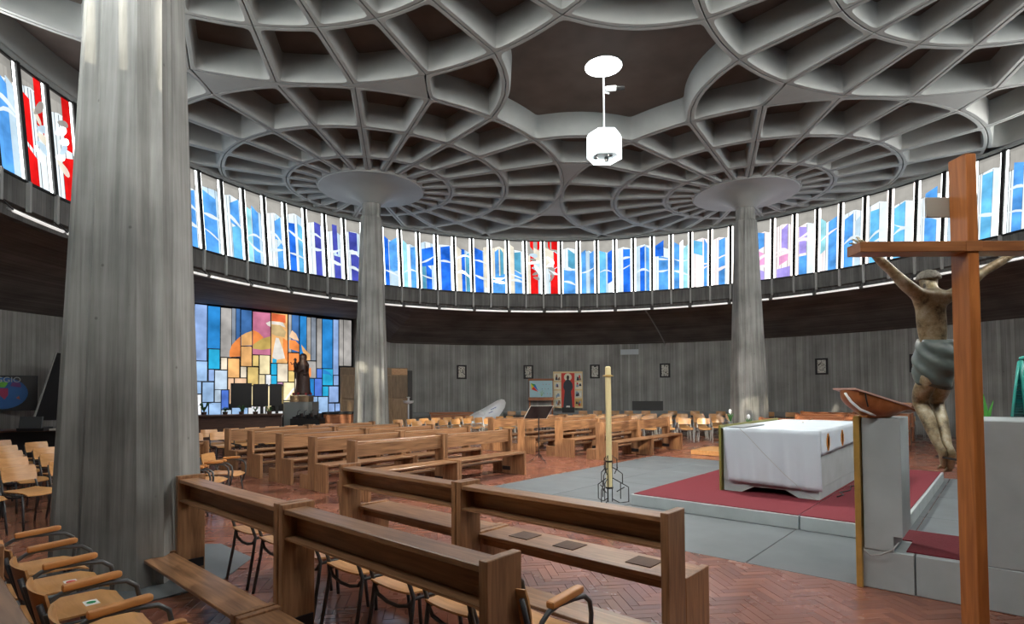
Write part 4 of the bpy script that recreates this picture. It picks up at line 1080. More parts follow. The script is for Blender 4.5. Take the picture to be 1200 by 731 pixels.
b = MB(); b.lathe([(.01, zt+.012), (.05, zt+.012), (.045, zt+.03), (.01, zt+.035)], 14, c=(.4, -3.6)); tag(b.build('altar_dish', M_['paper'], smooth='auto'), 'small white dish in the middle of the altar cloth', 'dish')
b = MB(); b.tube([(AU0-.06, AV1-.30, 1.13), (AU0-.062, AV1-.42, 1.02), (AU0-.06, AV1-.62, .80), (AU0-.07, AV1-.9, .52), (AU0-.07, AV1-1.2, .26), (AU0-.06, AV1-1.32, .19)], .004, 5)
tag(b.build('microphone_cable', M_['rod']), 'thin dark cable hanging diagonally over the altar front', 'cable')
b = MB(); pts = [(AU0+.4+.22*i+.05*sin(i*3), AV0-.12-.05*sin(i*2.3), .190) for i in range(7)]
b.tube(pts, .008, 6); tag(b.build('floor_cable', M_['black'], smooth=True), 'black cable lying along the altar side on the carpet', 'cable')
# flowers at the altar's left
for i, (u, v, h, w) in enumerate(((3.05, -1.42, 1.20, 'left'), (3.3, -1.75, 1.08, 'right'))):
    f = empty('flower_vase', (u, v, 0)); tag(f, 'slim vase with white flowers left of the altar, %s one' % w, 'flowers', 'flowers left of the altar')
    b = MB(); b.lathe([(.02, .006), (.07, .01), (.05, .5), (.04, .85), (.055, h-.22), (.05, h-.22)], 14); b.build('vase', M_['grey'], f, smooth='auto')
    for q in range(5):
        a = q*2.4; b = MB(); b.tube([(0, 0, h-.25), (.03*cos(a), .03*sin(a), h-.12), (.08*cos(a), .08*sin(a), h-.03)], .012, 5, rr=[.006, .02, .002]); b.build('leaf', M_['green'], f)
    b = MB(); b.lathe([(.005, h-.06), (.03, h-.02), (.034, h+.03), (.012, h+.06)], 10, c=(.0, 0)); b.build('blossom', M_['white'], f, smooth='auto')

# crucifix ------------------------------------------------------------
cx_ = empty('wooden_cross'); tag(cx_, 'tall brown wooden cross seen from behind at the right', 'cross')
def cbox(x0, x1, y0, y1, z0, z1, nm, mt, par, bev=.003):
    b = MB(); P = [W3(x, y, z) for z in (z0, z1) for x, y in ((x0, y0), (x1, y0), (x1, y1), (x0, y1))]
    o_ = (P[0]+P[6])/2; 
    b.box(-(x1-x0)/2, (x1-x0)/2, -(y1-y0)/2, (y1-y0)/2, -(z1-z0)/2, (z1-z0)/2)
    o = b.build(nm, mt, par, bevel=bev); o.location = o_; o.rotation_euler = (0, 0, -AX); return o
cbox(2.992, 3.062, 3.6, 3.745, 0, 3.236, 'post', M_['cross'], cx_)
cbox(2.292, 2.991, 3.598, 3.745, 2.592, 2.660, 'crossbeam', M_['crossx'], cx_)
cbox(3.063, 3.80, 3.598, 3.745, 2.592, 2.660, 'crossbeam', M_['crossx'], cx_)
cbox(2.975, 3.08, 3.592, 3.599, 2.592, 2.660, 'lap_joint', M_['crossx'], cx_, .001)
cbox(2.84, 3.07, 3.747, 3.765, 2.862, 2.998, 'title_board', plain('title_board', (.30,.29,.25), .6), cx_)
b = MB(); px_, py_ = W(3.03, 3.68); b.lathe([(.22, 0), (.22, .02), (.05, .035), (.01, .035)], 28, c=(px_, py_)); b.build('base_plate', M_['grey'], cx_, smooth='auto')
BR = bpy.data.materials.new('patinated_figure'); BR.use_nodes = True
t_ = BR.node_tree; bb = t_.nodes['Principled BSDF']; N = t_.nodes.new; L = t_.links.new
tc = N('ShaderNodeTexCoord'); no = N('ShaderNodeTexNoise'); no.inputs['Scale'].default_value = 9; no.inputs['Detail'].default_value = 8; no.inputs['Roughness'].default_value = .7; L(tc.outputs['Object'], no.inputs['Vector'])
rp = N('ShaderNodeValToRGB'); e = rp.color_ramp.elements; e[0].position = .32; e[0].color = (.035, .026, .016, 1); e[1].position = .72; e[1].color = (.60, .57, .44, 1)
x = rp.color_ramp.elements.new(.48); x.color = (.32, .26, .15, 1); L(no.outputs['Fac'], rp.inputs['Fac']); L(rp.outputs[0], bb.inputs['Base Color']); bb.inputs['Roughness'].default_value = .38; bb.inputs['Metallic'].default_value = .15
fig = empty('crucified_figure'); tag(fig, 'carved figure of Christ hanging on the wooden cross, seen from behind', 'statue')
J = {'pelvis':((3.03,3.955,1.86),.108,.088),'waist':((3.037,3.985,2.02),.086,.068),'rib':((3.022,3.965,2.15),.106,.084),'chest':((3.015,3.95,2.26),.120,.088),'up':((3.02,3.945,2.345),.088,.062),
 'neck':((3.045,3.985,2.405),.040,.040),'jaw':((3.06,4.035,2.45),.056,.058),'head':((3.067,4.05,2.505),.068,.066),'crown':((3.067,4.045,2.545),.040,.04),
 'ls':((2.905,3.935,2.37),.052,.050),'lu':((2.80,3.925,2.45),.046,.044),'le':((2.714,3.915,2.53),.034,.033),'lf':((2.635,3.89,2.583),.036,.034),'lw':((2.535,3.855,2.645),.020,.018),'lp':((2.475,3.835,2.682),.028,.015),'lq':((2.445,3.83,2.70),.026,.013),
 'rs':((3.145,3.93,2.36),.052,.050),'ru':((3.25,3.92,2.44),.046,.044),'re':((3.345,3.91,2.52),.034,.033),'rf':((3.43,3.885,2.575),.036,.034),'rw':((3.53,3.85,2.64),.020,.018),'rp':((3.59,3.835,2.675),.028,.015),'rq':((3.62,3.83,2.69),.026,.013),
 'lh':((3.005,3.965,1.80),.078,.078),'lt':((3.005,4.045,1.70),.068,.070),'lk':((3.035,4.125,1.605),.050,.052),'lc':((3.04,4.055,1.49),.050,.052),'la':((3.035,3.965,1.31),.030,.030),'lhe':((3.045,3.93,1.255),.030,.030),'lm':((3.07,3.965,1.20),.030,.022),'lto':((3.09,3.985,1.15),.024,.013),
 'rh':((3.095,3.95,1.80),.078,.078),'rt':((3.135,4.05,1.70),.068,.070),'rk':((3.165,4.14,1.60),.052,.052),'rc':((3.14,4.07,1.485),.054,.052),'ra':((3.095,3.95,1.30),.030,.030),'rhe':((3.10,3.92,1.245),.030,.030),'rm':((3.115,3.95,1.185),.030,.022),'rto':((3.125,3.975,1.13),.024,.013)}
E_ = [('pelvis','waist'),('waist','rib'),('rib','chest'),('chest','up'),('up','neck'),('neck','jaw'),('jaw','head'),('head','crown'),('up','ls'),('ls','lu'),('lu','le'),('le','lf'),('lf','lw'),('lw','lp'),('lp','lq'),
 ('up','rs'),('rs','ru'),('ru','re'),('re','rf'),('rf','rw'),('rw','rp'),('rp','rq'),('pelvis','lh'),('lh','lt'),('lt','lk'),('lk','lc'),('lc','la'),('la','lhe'),('lhe','lm'),('lm','lto'),('pelvis','rh'),('rh','rt'),('rt','rk'),('rk','rc'),('rc','ra'),('ra','rhe'),('rhe','rm'),('rm','rto')]
names = list(J); me = bpy.data.meshes.new('body'); me.from_pydata([tuple(W3(*J[n][0])) for n in names], [(names.index(a), names.index(c)) for a, c in E_], [])
bo = bpy.data.objects.new('body', me); COL.objects.link(bo); bo.parent = fig; me.materials.append(BR)
sk_ = bo.modifiers.new('skin', 'SKIN'); sk_.use_smooth_shade = True; sk_.branch_smoothing = .6
for i, n in enumerate(names):
    v = me.skin_vertices[0].data[i]; v.radius = (J[n][1], J[n][2]); v.use_root = (n == 'pelvis')
ss = bo.modifiers.new('subdivision', 'SUBSURF'); ss.levels = 2; ss.render_levels = 2
b = MB()
for (bx, by, bz, sg) in ((2.445, 3.83, 2.70, -1), (3.62, 3.83, 2.69, 1)):
    for q, (dx, dz, l, cu) in enumerate(((.018, .052, .9, .012), (.045, .040, 1.05, .012), (.060, .022, 1.1, .010), (.062, .002, .95, .008))):
        o0 = (bx - sg*.0, by, bz + .012 - .011*q)
        pts = [(o0[0]-sg*0, o0[1], o0[2]), (o0[0]+sg*dx*.5*l, o0[1]+.008, o0[2]+dz*.5*l), (o0[0]+sg*dx*.85*l, o0[1]+cu, o0[2]+dz*.85*l), (o0[0]+sg*dx*1.05*l, o0[1]+cu*2.2, o0[2]+dz*1.0*l)]
        b.tube([W3(*p) for p in pts], .007, 8, rr=[.0085, .0078, .0070, .0045])
    pts = [(bx+sg*-.03, by-.0, bz+.005), (bx-sg*.015, by+.02, bz+.035), (bx+sg*.005, by+.035, bz+.05)]
    b.tube([W3(*p) for p in pts], .008, 8, rr=[.010, .0085, .005])
b.build('fingers', BR, fig, smooth=True)
b = MB()
for (bx, by, bz) in ((3.09, 3.985, 1.15), (3.125, 3.975, 1.13)):
    for q in range(5):
        x = bx-.02+.010*q; b.tube([W3(x, by-.005, bz+.01), W3(x, by+.018, bz-.012-.001*q), W3(x, by+.03, bz-.02+.002*q)], .007, 7, rr=[.0085-.0006*q, .0078-.0006*q, .005])
b.build('toes', BR, fig, smooth=True)
b = MB(); rings = []                                # hair and crown of thorns cap
for j in range(9):
    t = j/8; a = pi*.52*t; rr_ = cos(a)**.8 if j < 8 else .03
    rings.append([tuple(W3(3.066+.076*max(rr_, .03)*cos(2*pi*i/20)*(1+.03*sin(5*i)), 4.045+.078*max(rr_, .03)*sin(2*pi*i/20), 2.495+.072*sin(a)+.003*sin(7*i+3*j))) for i in range(20)])
b.loft(rings); b.build('hair', plain('carved_hair', (.16, .15, .12), .6, var=.4, scale=60, bump=.8), fig, smooth=True)
b = MB(); b.tube([W3(3.06, 4.10, 2.462), W3(3.062, 4.118, 2.448), W3(3.062, 4.100, 2.440)], .008, 8, rr=[.007, .011, .007]); b.build('nose', BR, fig, smooth=True)
b = MB(); rings = []
NV = 48
for j in range(15):
    t = j/14; z = 2.055 - .345*t
    cxx = 3.052 + .006*t; cyy = 3.978 + .040*t
    ra = .096 + .020*sin(pi*min(1, t*1.0))**.8 + .012*t; rb = .096 + .046*sin(pi*min(1, t*1.1))**.8
    R = []
    for i in range(NV):
        a = 2*pi*i/NV
        fold = .008*sin(4*a-19*t+1.5*sin(2*a))+.004*sin(9*a-34*t)
        zz_ = z + .018*sin(2*a+1)*t + .012*sin(a)*(1-t)
        R.append(tuple(W3(cxx+(ra+fold)*cos(a), cyy+(rb+fold)*sin(a), zz_)))
    rings.append(R)
rings.append([tuple(W3(3.058+.08*cos(2*pi*i/NV), 4.01+.08*sin(2*pi*i/NV), 1.76)) for i in range(NV)])
b.loft(rings); b.build('loincloth', plain('loincloth', (.11, .145, .135), .42, var=.3, scale=5, bump=.2), fig, smooth=True)
b = MB(); b.tube([W3(2.535, 3.80, 2.643), W3(2.535, 3.745, 2.63)], .006, 6); b.tube([W3(3.53, 3.80, 2.64), W3(3.53, 3.745, 2.63)], .006, 6); b.tube([W3(3.05, 3.99, 1.22), W3(3.03, 3.74, 1.22)], .008, 6)
b.build('nail', M_['black'], fig)

# paschal candle and iron stand --------------------------------------
pcn = empty('iron_candle_stand', (-2.70, -1.70, 0)); tag(pcn, 'black iron openwork stand holding the tall candle', 'candle stand')
def plate(par, ang, steps):
    b = MB(); a = radians(ang); c, s = cos(a), sin(a); r = .008
    def P(x, z): return (x*c, x*s, z)
    for pts in steps: b.tube([P(x, z) for x, z in pts], r, 6)
    b.build('iron_panel', M_['black'], par)
fr = lambda x0, z0, w, h, sl: [(x0, z0), (x0, z0+h), (x0+w, z0+h+sl), (x0+w, z0+sl*.2), (x0, z0)]
cross_ = [[(.17, .06), (.17, .30)], [(.11, .17), (.23, .24)]]
A3 = [[(.045, .02), (.045, .62), (.045, .72), (.12, .66), (.12, .50)], [(.045, .54), (.12, .50), (.20, .44), (.20, .30)], [(.045, .38), (.29, .24), (.29, .02), (.16, .0), (.045, .06)], [(.12, .66), (.12, .50)], [(.08, .44), (.13, .54)]] + cross_
for ang in (188, 308, 68): plate(pcn, ang-0, A3)
for z in (.22, .62):
    b = MB(); b.lathe([(.046, z), (.060, z), (.060, z+.025), (.046, z+.025)], 20); b.build('holder_ring', M_['black'], pcn)
b = MB(); b.tube([(.048, 0, .22), (0, 0, .215), (-.048, 0, .22)], .008, 6); b.build('holder_floor', M_['black'], pcn)
can = empty('paschal_candle', (-2.70, -1.70, 0)); tag(can, 'tall cream candle standing in the black iron stand', 'candle')
b = MB(); b.lathe([(.01, .225), (.044, .225), (.044, 1.92), (.044, 1.925)], 24); b.build('wax', M_['wax'], can, smooth='auto')
b = MB(); b.lathe([(.044, 1.945), (.042, 2.065), (.025, 2.08), (.005, 2.075)], 24); b.build('wax_top', M_['wax'], can, smooth='auto')
b = MB(); b.lathe([(.040, 1.922), (.085, 1.928), (.085, 1.936), (.046, 1.95)], 24); b.build('drip_collar', M_['gold'], can, smooth='auto')
# music stand ---------------------------------------------------------
ms = empty('music_stand', (.44, 2.20, 0)); tag(ms, 'black music stand with an open folder in front of the pews', 'music stand')
b = MB(); b.tube([(0, 0, .10), (0, 0, 1.08)], .013, 8); b.build('pole', M_['black'], ms)
b = MB(); b.lathe([(.02, .52), (.024, .53), (.024, .58), (.014, .60)], 10); b.build('collar', M_['black'], ms)
for a in (20, 140, 260):
    b = MB(); b.tube([(0, 0, .22), (.14*cos(radians(a)), .14*sin(radians(a)), .09), (.25*cos(radians(a)), .25*sin(radians(a)), .012)], .009, 6); b.build('leg', M_['black'], ms)
def desk(nm, mt, off, sc, th):
    b = MB(); a_ = -AX
    def tf(p):
        x, y, z = p.x*sc, 0, p.z*sc
        X = x + z*.42; Y = p.y - z*.35
        return Vector((X*ce + Y*se, -X*se + Y*ce, 1.20 + z*.80 + 0))
    b.box(-.27, .27, off, off+th, -.19, .19, tf=tf); return b.build(nm, mt, ms)
desk('desk', M_['plastic'], 0, 1, .012); desk('sheet', M_['paper'], .014, 1.04, .006)

# concave white panel --------------------------------------------------
sh = empty('concave_white_panel'); tag(sh, 'leaning white shell-like panel with blue writing near the back wall', 'sculpture')
OUT = [(-1.75, .62), (-1.45, .82), (-1.05, 1.02), (-.70, 1.22), (-.45, 1.36), (-.28, 1.41), (-.16, 1.38), (-.10, 1.26), (-.14, 1.08), (-.28, .86), (-.45, .62), (-.65, .40), (-1.0, .22), (-1.4, .25), (-1.7, .42)]
cxo, czo = -.85, .80
rings = []
for s, y in ((1.0, 22.40), (1.02, 22.44), (1.0, 22.48)): rings.append([tuple(W3(cxo+(x-cxo)*s, y, czo+(z-czo)*s)) for x, z in OUT])
for s, y in ((.97, 22.46), (.85, 22.60), (.6, 22.74), (.3, 22.80)): rings.append([tuple(W3(cxo+(x-cxo)*s, y-.02, czo+(z-czo)*s)) for x, z in OUT])
b = MB(); b.loft([[tuple(W3(cxo+(x-cxo)*s, y, czo+(z-czo)*s)) for x, z in OUT] for s, y in ((.25, 22.78), (.6, 22.70), (.85, 22.56), (.96, 22.42), (1.0, 22.38), (1.0, 22.46), (.9, 22.62), (.6, 22.80), (.25, 22.86))]); b.build('shell', M_['white'], sh, smooth=True)
BL = plain('blue_writing', (.05, .12, .35), .6)
for (x, z, l) in ((-.72, .98, .22), (-.80, .84, .16)):
    b = MB(); b.tube([W3(x+l*q/8, 22.53, z+l*.45*q/8+.018*sin(q*2.6)) for q in range(9)], .014, 5); b.build('writing', BL, sh)
b = MB(); b.lathe([(.13, 0), (.10, .1), (.03, .2), (.03, .75), (.14, .80), (.15, .9), (.12, .95), (.02, .95)], 16, c=W(-1.05, 22.2)); b.build('white_post', M_['white'], sh, smooth='auto')
tb_ = empty('red_wood_table', W(-2.6, 25.2) + (0,)); tag(tb_, 'low reddish wooden table against the wall behind the sunlit chairs', 'table')
for (x0, x1, z0, z1, nm) in ((-.95, 1.0, .72, .80, 'table_top'), (-.9, .95, .45, .70, 'front_board')):
    b = MB(); b.box(x0, x1, -.3, .3, z0, z1); o = b.build(nm, M_['bench'], tb_); o.rotation_euler = (0, 0, -AX+radians(10))
for x0 in (-.85, .85):
    b = MB(); b.box(x0-.04, x0+.04, -.25, .25, 0, .72); o = b.build('leg', M_['bench'], tb_); o.rotation_euler = (0, 0, -AX+radians(10))
# small white pedestal sink-like stand right of the column
wp = empty('white_font', W(-4.15, 23.2) + (0,)); tag(wp, 'small white pedestal bowl right of the middle column', 'font')
b = MB(); b.lathe([(.16, 0), (.12, .04), (.03, .1), (.03, 1.22), (.20, 1.27), (.22, 1.36), (.04, 1.34), (.04, 1.48), (.09, 1.50), (.02, 1.52)], 20); b.build('bowl', M_['white'], wp, smooth='auto')

# things on the back wall ---------------------------------------------
def wallframe(az, z, w, h, name, r=RWALL-.01):
    a = radians(az); e = empty(name, pol(r, az, z), a + pi/2)     # local x runs right as seen from inside, -y ... towards the centre
    return e
PICM = []
for i in range(6):
    m, t, bb_, N, L = nt('station_picture_%d' % i)
    tc = N('ShaderNodeTexCoord'); mp = N('ShaderNodeMapping'); mp.inputs['Location'].default_value = (i*3.7, 0, i*1.9); vo = N('ShaderNodeTexNoise'); vo.inputs['Scale'].default_value = 4.2; vo.inputs['Detail'].default_value = 3; vo.inputs['Distortion'].default_value = 2.5
    L(tc.outputs['Object'], mp.inputs[0]); L(mp.outputs[0], vo.inputs['Vector']); rp = N('ShaderNodeValToRGB'); rp.color_ramp.interpolation = 'CONSTANT'
    e = rp.color_ramp.elements; e[0].position = 0; e[0].color = (.015, .015, .015, 1); e[1].position = .42; e[1].color = (.62, .62, .56, 1)
    x = e.new(.55); x.color = (.20, .16, .13, 1); x = e.new(.60); x.color = (.75, .75, .70, 1); x = e.new(.66); x.color = (.28, .05, .03, 1) if i < 3 else (.05, .05, .05, 1)
    L(vo.outputs['Fac'], rp.inputs['Fac']); L(rp.outputs[0], bb_.inputs['Base Color']); PICM.append(m)
for i, az in enumerate((57.7, 45.8, 34.0, 22.0, -1.7, -13.6)):
    e = wallframe(az, 2.67, .46, .66, 'framed_picture'); tag(e, 'small black framed picture on the back wall, %s from the left' % ORD[i], 'picture', 'station pictures on the back wall')
    b = MB()
    for (x0, x1, z0, z1) in ((-.24, -.16, -.34, .34), (.16, .24, -.34, .34), (-.16, .16, .27, .34), (-.16, .16, -.34, -.27)): b.box(x0, x1, 0, .05, z0, z1)
    b.build('frame', M_['black'], e); b = MB(); b.box(-.165, .165, 0, .03, -.275, .275); b.build('picture', PICM[i], e)
e = wallframe(27.95, 3.60, 1, .2, 'vent_panel'); tag(e, 'pale grey rectangular panel high on the back wall', 'vent'); b = MB(); b.box(-.43, .43, 0, .06, -.125, .125); b.build('panel', plain('vent_grey', (.50,.56,.60), .5), e)
e = wallframe(25.0, .95, 1, .6, 'dark_wall_panel'); tag(e, 'dark flat panel low on the back wall behind the candle', 'panel'); b = MB(); b.box(-.72, .72, 0, .05, -.24, .26); b.build('panel', M_['plastic'] if False else plain('dark_panel', (.05,.052,.05), .6), e)
# icon
ic = wallframe(38.8, 1.78, 1.4, 1.78, 'icon_painting', RWALL-.12); tag(ic, 'large icon of a dark robed saint on red with small scenes beside', 'painting')
b = MB(); b.box(-.72, .72, .0, .05, -.90, .90); b.build('panel', plain('icon_gold', (.78, .62, .33), .5, var=.08, scale=4), ic)
def flat(par, pts, mt, y, nm, th=.004):
    b = MB(); n = len(pts); b.v = [(x, y+th, z) for x, z in pts]+[(x, y, z) for x, z in pts]
    b.f = [tuple(range(n)), tuple(range(2*n-1, n-1, -1))]+[(i, n+i, n+(i+1) % n, (i+1) % n) for i in range(n)]; b.m = [0]*(n+2); return b.build(nm, mt, par)
# in wallframe space +y points to the centre of the church only if rotated by az+90; x then runs to the left from inside
Icol = {k: plain('icon_'+k, v, .6) for k, v in dict(red=(.72,.06,.04), robe=(.035,.045,.06), face=(.05,.03,.02), halo=(.85,.80,.62), pale=(.70,.72,.62), blue=(.25,.38,.52), brown=(.30,.16,.08), ochre=(.62,.42,.14), dark=(.06,.06,.07), white=(.8,.8,.78)).items()}
flat(ic, [(-.32,-.88),(.32,-.88),(.32,.82),(-.32,.82)], Icol['red'], .052, 'painted_ground')
flat(ic, [(.19*cos(2*pi*i/20)-.0, .62+.19*sin(2*pi*i/20)) for i in range(20)], Icol['halo'], .057, 'halo')
flat(ic, [(-.22,-.88),(.24,-.88),(.19,-.35),(.16,-.05),(.23,.12),(.21,.32),(.13,.44),(.05,.50),(-.05,.50),(-.13,.44),(-.22,.30),(-.24,.10),(-.15,-.08),(-.18,-.40)], Icol['robe'], .062, 'robe')
flat(ic, [(.065*cos(2*pi*i/14), .60+.115*sin(2*pi*i/14)) for i in range(14)], Icol['face'], .067, 'face')
flat(ic, [(-.10,-.86),(.10,-.86),(.08,-.78),(-.08,-.78)], Icol['white'], .068, 'scroll')
rg = random.Random(3)
for sx in (-1, 1):
    for j in range(4):
        x0, z0 = sx*.51, .62-.42*j
        flat(ic, [(x0-.17, z0-.17), (x0+.17, z0-.17), (x0+.17, z0+.18), (x0-.17, z0+.18)], Icol[rg.choice(['pale','halo','ochre'])], .052, 'small_scene')
        for q in range(4):
            a, c_ = x0+rg.uniform(-.1, .1), z0+rg.uniform(-.1, .08); w_, h_ = rg.uniform(.03, .07), rg.uniform(.05, .10)
            flat(ic, [(a-w_, c_-h_), (a+w_, c_-h_), (a+w_*.6, c_+h_), (a-w_*.5, c_+h_*.9)], Icol[rg.choice(['dark','brown','blue','red','robe','white'])], .056+.001*q, 'painted_figure')
b = MB(); b.box(-.30, .30, .05, .16, -1.12, -.86); b.build('shelf', M_['black'], ic)
for x in (-.2, .2): b = MB(); b.box(x-.03, x+.03, .02, .10, -1.77, -1.12); b.build('stand_leg', M_['black'], ic)
# easel with kite drawing
ea = wallframe(43.7, 1.83, 1, .7, 'easel_drawing', RWALL-.45); tag(ea, 'pale blue drawing of a rainbow kite on a wooden easel', 'drawing')
b = MB(); b.box(-.56, .56, 0, .03, -.40, .40); b.build('sheet', plain('kite_sky', (.45, .72, .80), .6), ea)
for nm, pts, c_ in (('kite_yellow', [(.50,.28),(.36,.12),(.46,-.02)], (.85,.75,.05)), ('kite_green', [(.50,.28),(.28,.22),(.36,.12)], (.03,.45,.10)), ('kite_blue', [(.28,.22),(.14,-.10),(.36,.12)], (.03,.2,.7)), ('kite_red', [(.46,-.02),(.36,.12),(.14,-.14)], (.8,.04,.03))):
    flat(ea, pts, plain(nm, c_, .6), .032, 'kite_panel')
b = MB(); b.tube([(.14-.02*q, .036, -.12-.02*q+.03*sin(q*1.8)) for q in range(9)], .008, 5); b.build('kite_tail', plain('tail_white', (.8,.8,.8), .6), ea)
GRN = plain('drawn_green', (.25,.5,.2), .6)
for q, (x, z) in enumerate(((0,-.1),(-.08,-.06),(-.14,-.14),(.05,-.16))):
    b = MB(); b.tube([(-.03, .036, -.36), (x*.6, .036, z-.08), (x, .036, z)], .008, 5); b.build('drawn_stem', GRN, ea)
for q in range(9):
    x, z = -.05-.05*q, .26*sin(q*2.1); flat(ea, [(x-.02,z-.015),(x+.02,z-.015),(x,z+.02)], Icol['red'] if q % 2 else Icol['robe'], .033, 'drawn_bird')
for (z0, z1) in ((.40, .50), (-.56, -.42)): b = MB(); b.box(-.62, .62, -.02, .05, z0, z1); b.build('easel_bar', M_['bench'], ea)
for x in (-.55, .55): b = MB(); b.box(x-.035, x+.035, -.04, 0, -1.82, .5); b.build('easel_leg', M_['bench'], ea)

# chapel furniture: counter, screens, statue, console -----------------
def cam_box(name, x0, x1, y0, y1, z0, z1, mt, par=None, bev=.004, rot=0):
    b = MB(); b.box(-(x1-x0)/2, (x1-x0)/2, -(y1-y0)/2, (y1-y0)/2, 0, z1-z0)
    o = b.build(name, mt, par, bevel=bev); a, c_ = W((x0+x1)/2, (y0+y1)/2); o.location = (a, c_, z0); o.rotation_euler = (0, 0, -AX+radians(rot)); return o
ctr = empty('dark_counter'); tag(ctr, 'long dark brown counter below the stained glass wall', 'counter')
cam_box('counter_top', -10.35, -7.35, 17.6, 18.3, .98, 1.03, M_['counter'], ctr, rot=18); cam_box('front_panel', -10.3, -7.4, 17.75, 18.2, 0, .98, M_['counter'], ctr, rot=18)
for i, (xa, xb, za, zb, yy) in enumerate(((-9.30, -8.66, 1.22, 2.05, 18.75), (-8.62, -8.16, 1.25, 2.02, 18.9), (-8.12, -7.72, 1.28, 2.02, 19.0))):
    s = empty('screen'); tag(s, 'dark flat screen in front of the stained glass, %s of three from the left' % ORD[i], 'screen', 'screens before the stained glass')
    cam_box('panel', xa, xb, yy, yy+.05, za, zb, M_['plastic'], s, rot=22); cam_box('stand', (xa+xb)/2-.05, (xa+xb)/2+.05, yy+.06, yy+.16, .9, za+.1, M_['black'], s, rot=22); cam_box('foot', (xa+xb)/2-.2, (xa+xb)/2+.2, yy-.05, yy+.2, .86, .9, M_['black'], s)
cam_box('counter_back', -9.75, -7.9, 18.75, 19.25, 0, .855, M_['counter'], ctr, rot=22)
rgp = random.Random(5)
for i, (x, y, z, s_) in enumerate(((-9.75, 17.9, 1.03, 1.25), (-9.1, 17.95, 1.03, .7), (-8.6, 18.0, 1.03, .9), (-8.15, 18.0, 1.03, .7), (-7.7, 18.0, 1.03, .8))):
    p = empty('potted_plant', W(x, y)+(z,)); tag(p, 'dark leafy plant on the counter, %s from the left' % ORD[i], 'plant', 'plants on the dark counter')
    b = MB(); b.lathe([(.05, 0), (.07, .01), (.08, .09), (.01, .09)], 12); b.build('pot', M_['counter'], p)
    for q in range(9):
        a = rgp.uniform(0, 2*pi); l = rgp.uniform(.12, .24)*s_; h = rgp.uniform(.1, .26)*s_; b = MB()
        b.tube([(0, 0, .08), (l*.5*cos(a), l*.5*sin(a), .08+h), (l*cos(a), l*sin(a), .08+h*.8)], .02, 5, rr=[.008, .035*s_, .004], flat=.4); b.build('leaf', M_['green'], p)
sm = empty('madonna_statue'); tag(sm, 'dark carved statue of a robed woman holding a child', 'statue')
SX, SY = -7.2, 19.55
b = MB(); rings = []
for z, rx_, ry_, dx in ((1.63,.27,.24,0),(1.70,.28,.24,0),(1.85,.25,.21,.0),(2.05,.235,.20,.01),(2.25,.225,.19,.0),(2.42,.21,.18,-.01),(2.58,.225,.18,-.01),(2.70,.215,.16,0),(2.78,.17,.14,.0),(2.83,.115,.12,.01),(2.88,.115,.125,.01),(2.96,.125,.13,.01),(3.04,.11,.115,.01),(3.09,.05,.05,.01)):
    rings.append([tuple(W3(SX+dx+rx_*cos(2*pi*i/28)*(1+.04*sin(7*2*pi*i/28+z*6)), SY+ry_*sin(2*pi*i/28)*(1+.05*sin(5*2*pi*i/28)), z)) for i in range(28)])
b.loft(rings); b.build('robed_body', M_['statue'], sm, smooth=True)
b = MB(); b.tube([W3(SX-.18, SY-.10, 2.64), W3(SX-.20, SY-.22, 2.46), W3(SX-.02, SY-.26, 2.44), W3(SX+.10, SY-.2, 2.50)], .045, 8, rr=[.06, .05, .04, .03]); b.tube([W3(SX+.18, SY-.08, 2.62), W3(SX+.22, SY-.18, 2.40), W3(SX+.08, SY-.26, 2.34)], .045, 8, rr=[.06, .05, .03]); b.build('arms', M_['statue'], sm, smooth=True)
b = MB(); b.tube([W3(SX-.16, SY-.20, 2.50), W3(SX-.18, SY-.20, 2.66), W3(SX-.19, SY-.19, 2.76), W3(SX-.19, SY-.19, 2.80), W3(SX-.195, SY-.19, 2.87), W3(SX-.195, SY-.19, 2.92)], .06, 10, rr=[.06, .07, .05, .03, .055, .02]); b.tube([W3(SX-.2, SY-.2, 2.74), W3(SX-.30, SY-.24, 2.70), W3(SX-.33, SY-.24, 2.78)], .02, 6); b.build('child', M_['statue'], sm, smooth=True)
b = MB(); b.lathe([(.075, 2.88), (.055, 2.90), (.055, 2.98), (.02, 3.0)], 12, c=W(SX, SY-.07)); b.build('face', M_['statue'], sm, smooth=True)
cam_box('statue_base', -7.55, -6.9, 19.3, 19.8, 1.40, 1.62, M_['cabinet']).__setitem__('label', 'brown wooden plinth under the dark statue'); bpy.data.objects['statue_base']['category'] = 'plinth'
for i in range(7):
    a = i*.9; f = MB(); X, Y = SX+.30*cos(a), SY+.20*sin(a)-.05
    f.lathe([(.01, 1.625), (.05, 1.65), (.04, 1.70), (.01, 1.72)], 8, c=W(X, Y))
    tag(f.build('red_flower', plain('flower_red', (.30, .02, .03), .6) if i == 0 else bpy.data.materials['flower_red'], smooth='auto'), 'dark red flower at the statue feet, %s of the ring from the right' % ORD[i], 'flower', 'red flowers around the statue feet')
cam_box('grey_block', -7.72, -6.75, 19.2, 19.9, 0, 1.395, M_['grey']); tag(bpy.data.objects['grey_block'], 'grey cubic block carrying the statue plinth', 'block')
mx_ = empty('sound_mixer'); tag(mx_, 'black mixing desk with small equipment below the statue', 'mixer')
cam_box('desk', -7.15, -6.2, 18.3, 18.9, .0, .86, M_['black'], mx_)
for i in range(9):
    cam_box('device', -7.1+.1*i, -7.03+.1*i, 18.35+.05*(i % 3), 18.6+.05*(i % 2), .865, .93+.05*((i*7) % 3), M_['plastic'], mx_)
for i in range(4):
    b = MB(); x = -7.0+.22*i; b.tube([W3(x, 18.5, .9), W3(x+.03, 18.5, 1.10), W3(x+.12, 18.45, 1.14)], .01, 5); b.build('microphone_arm', M_['black'], mx_)
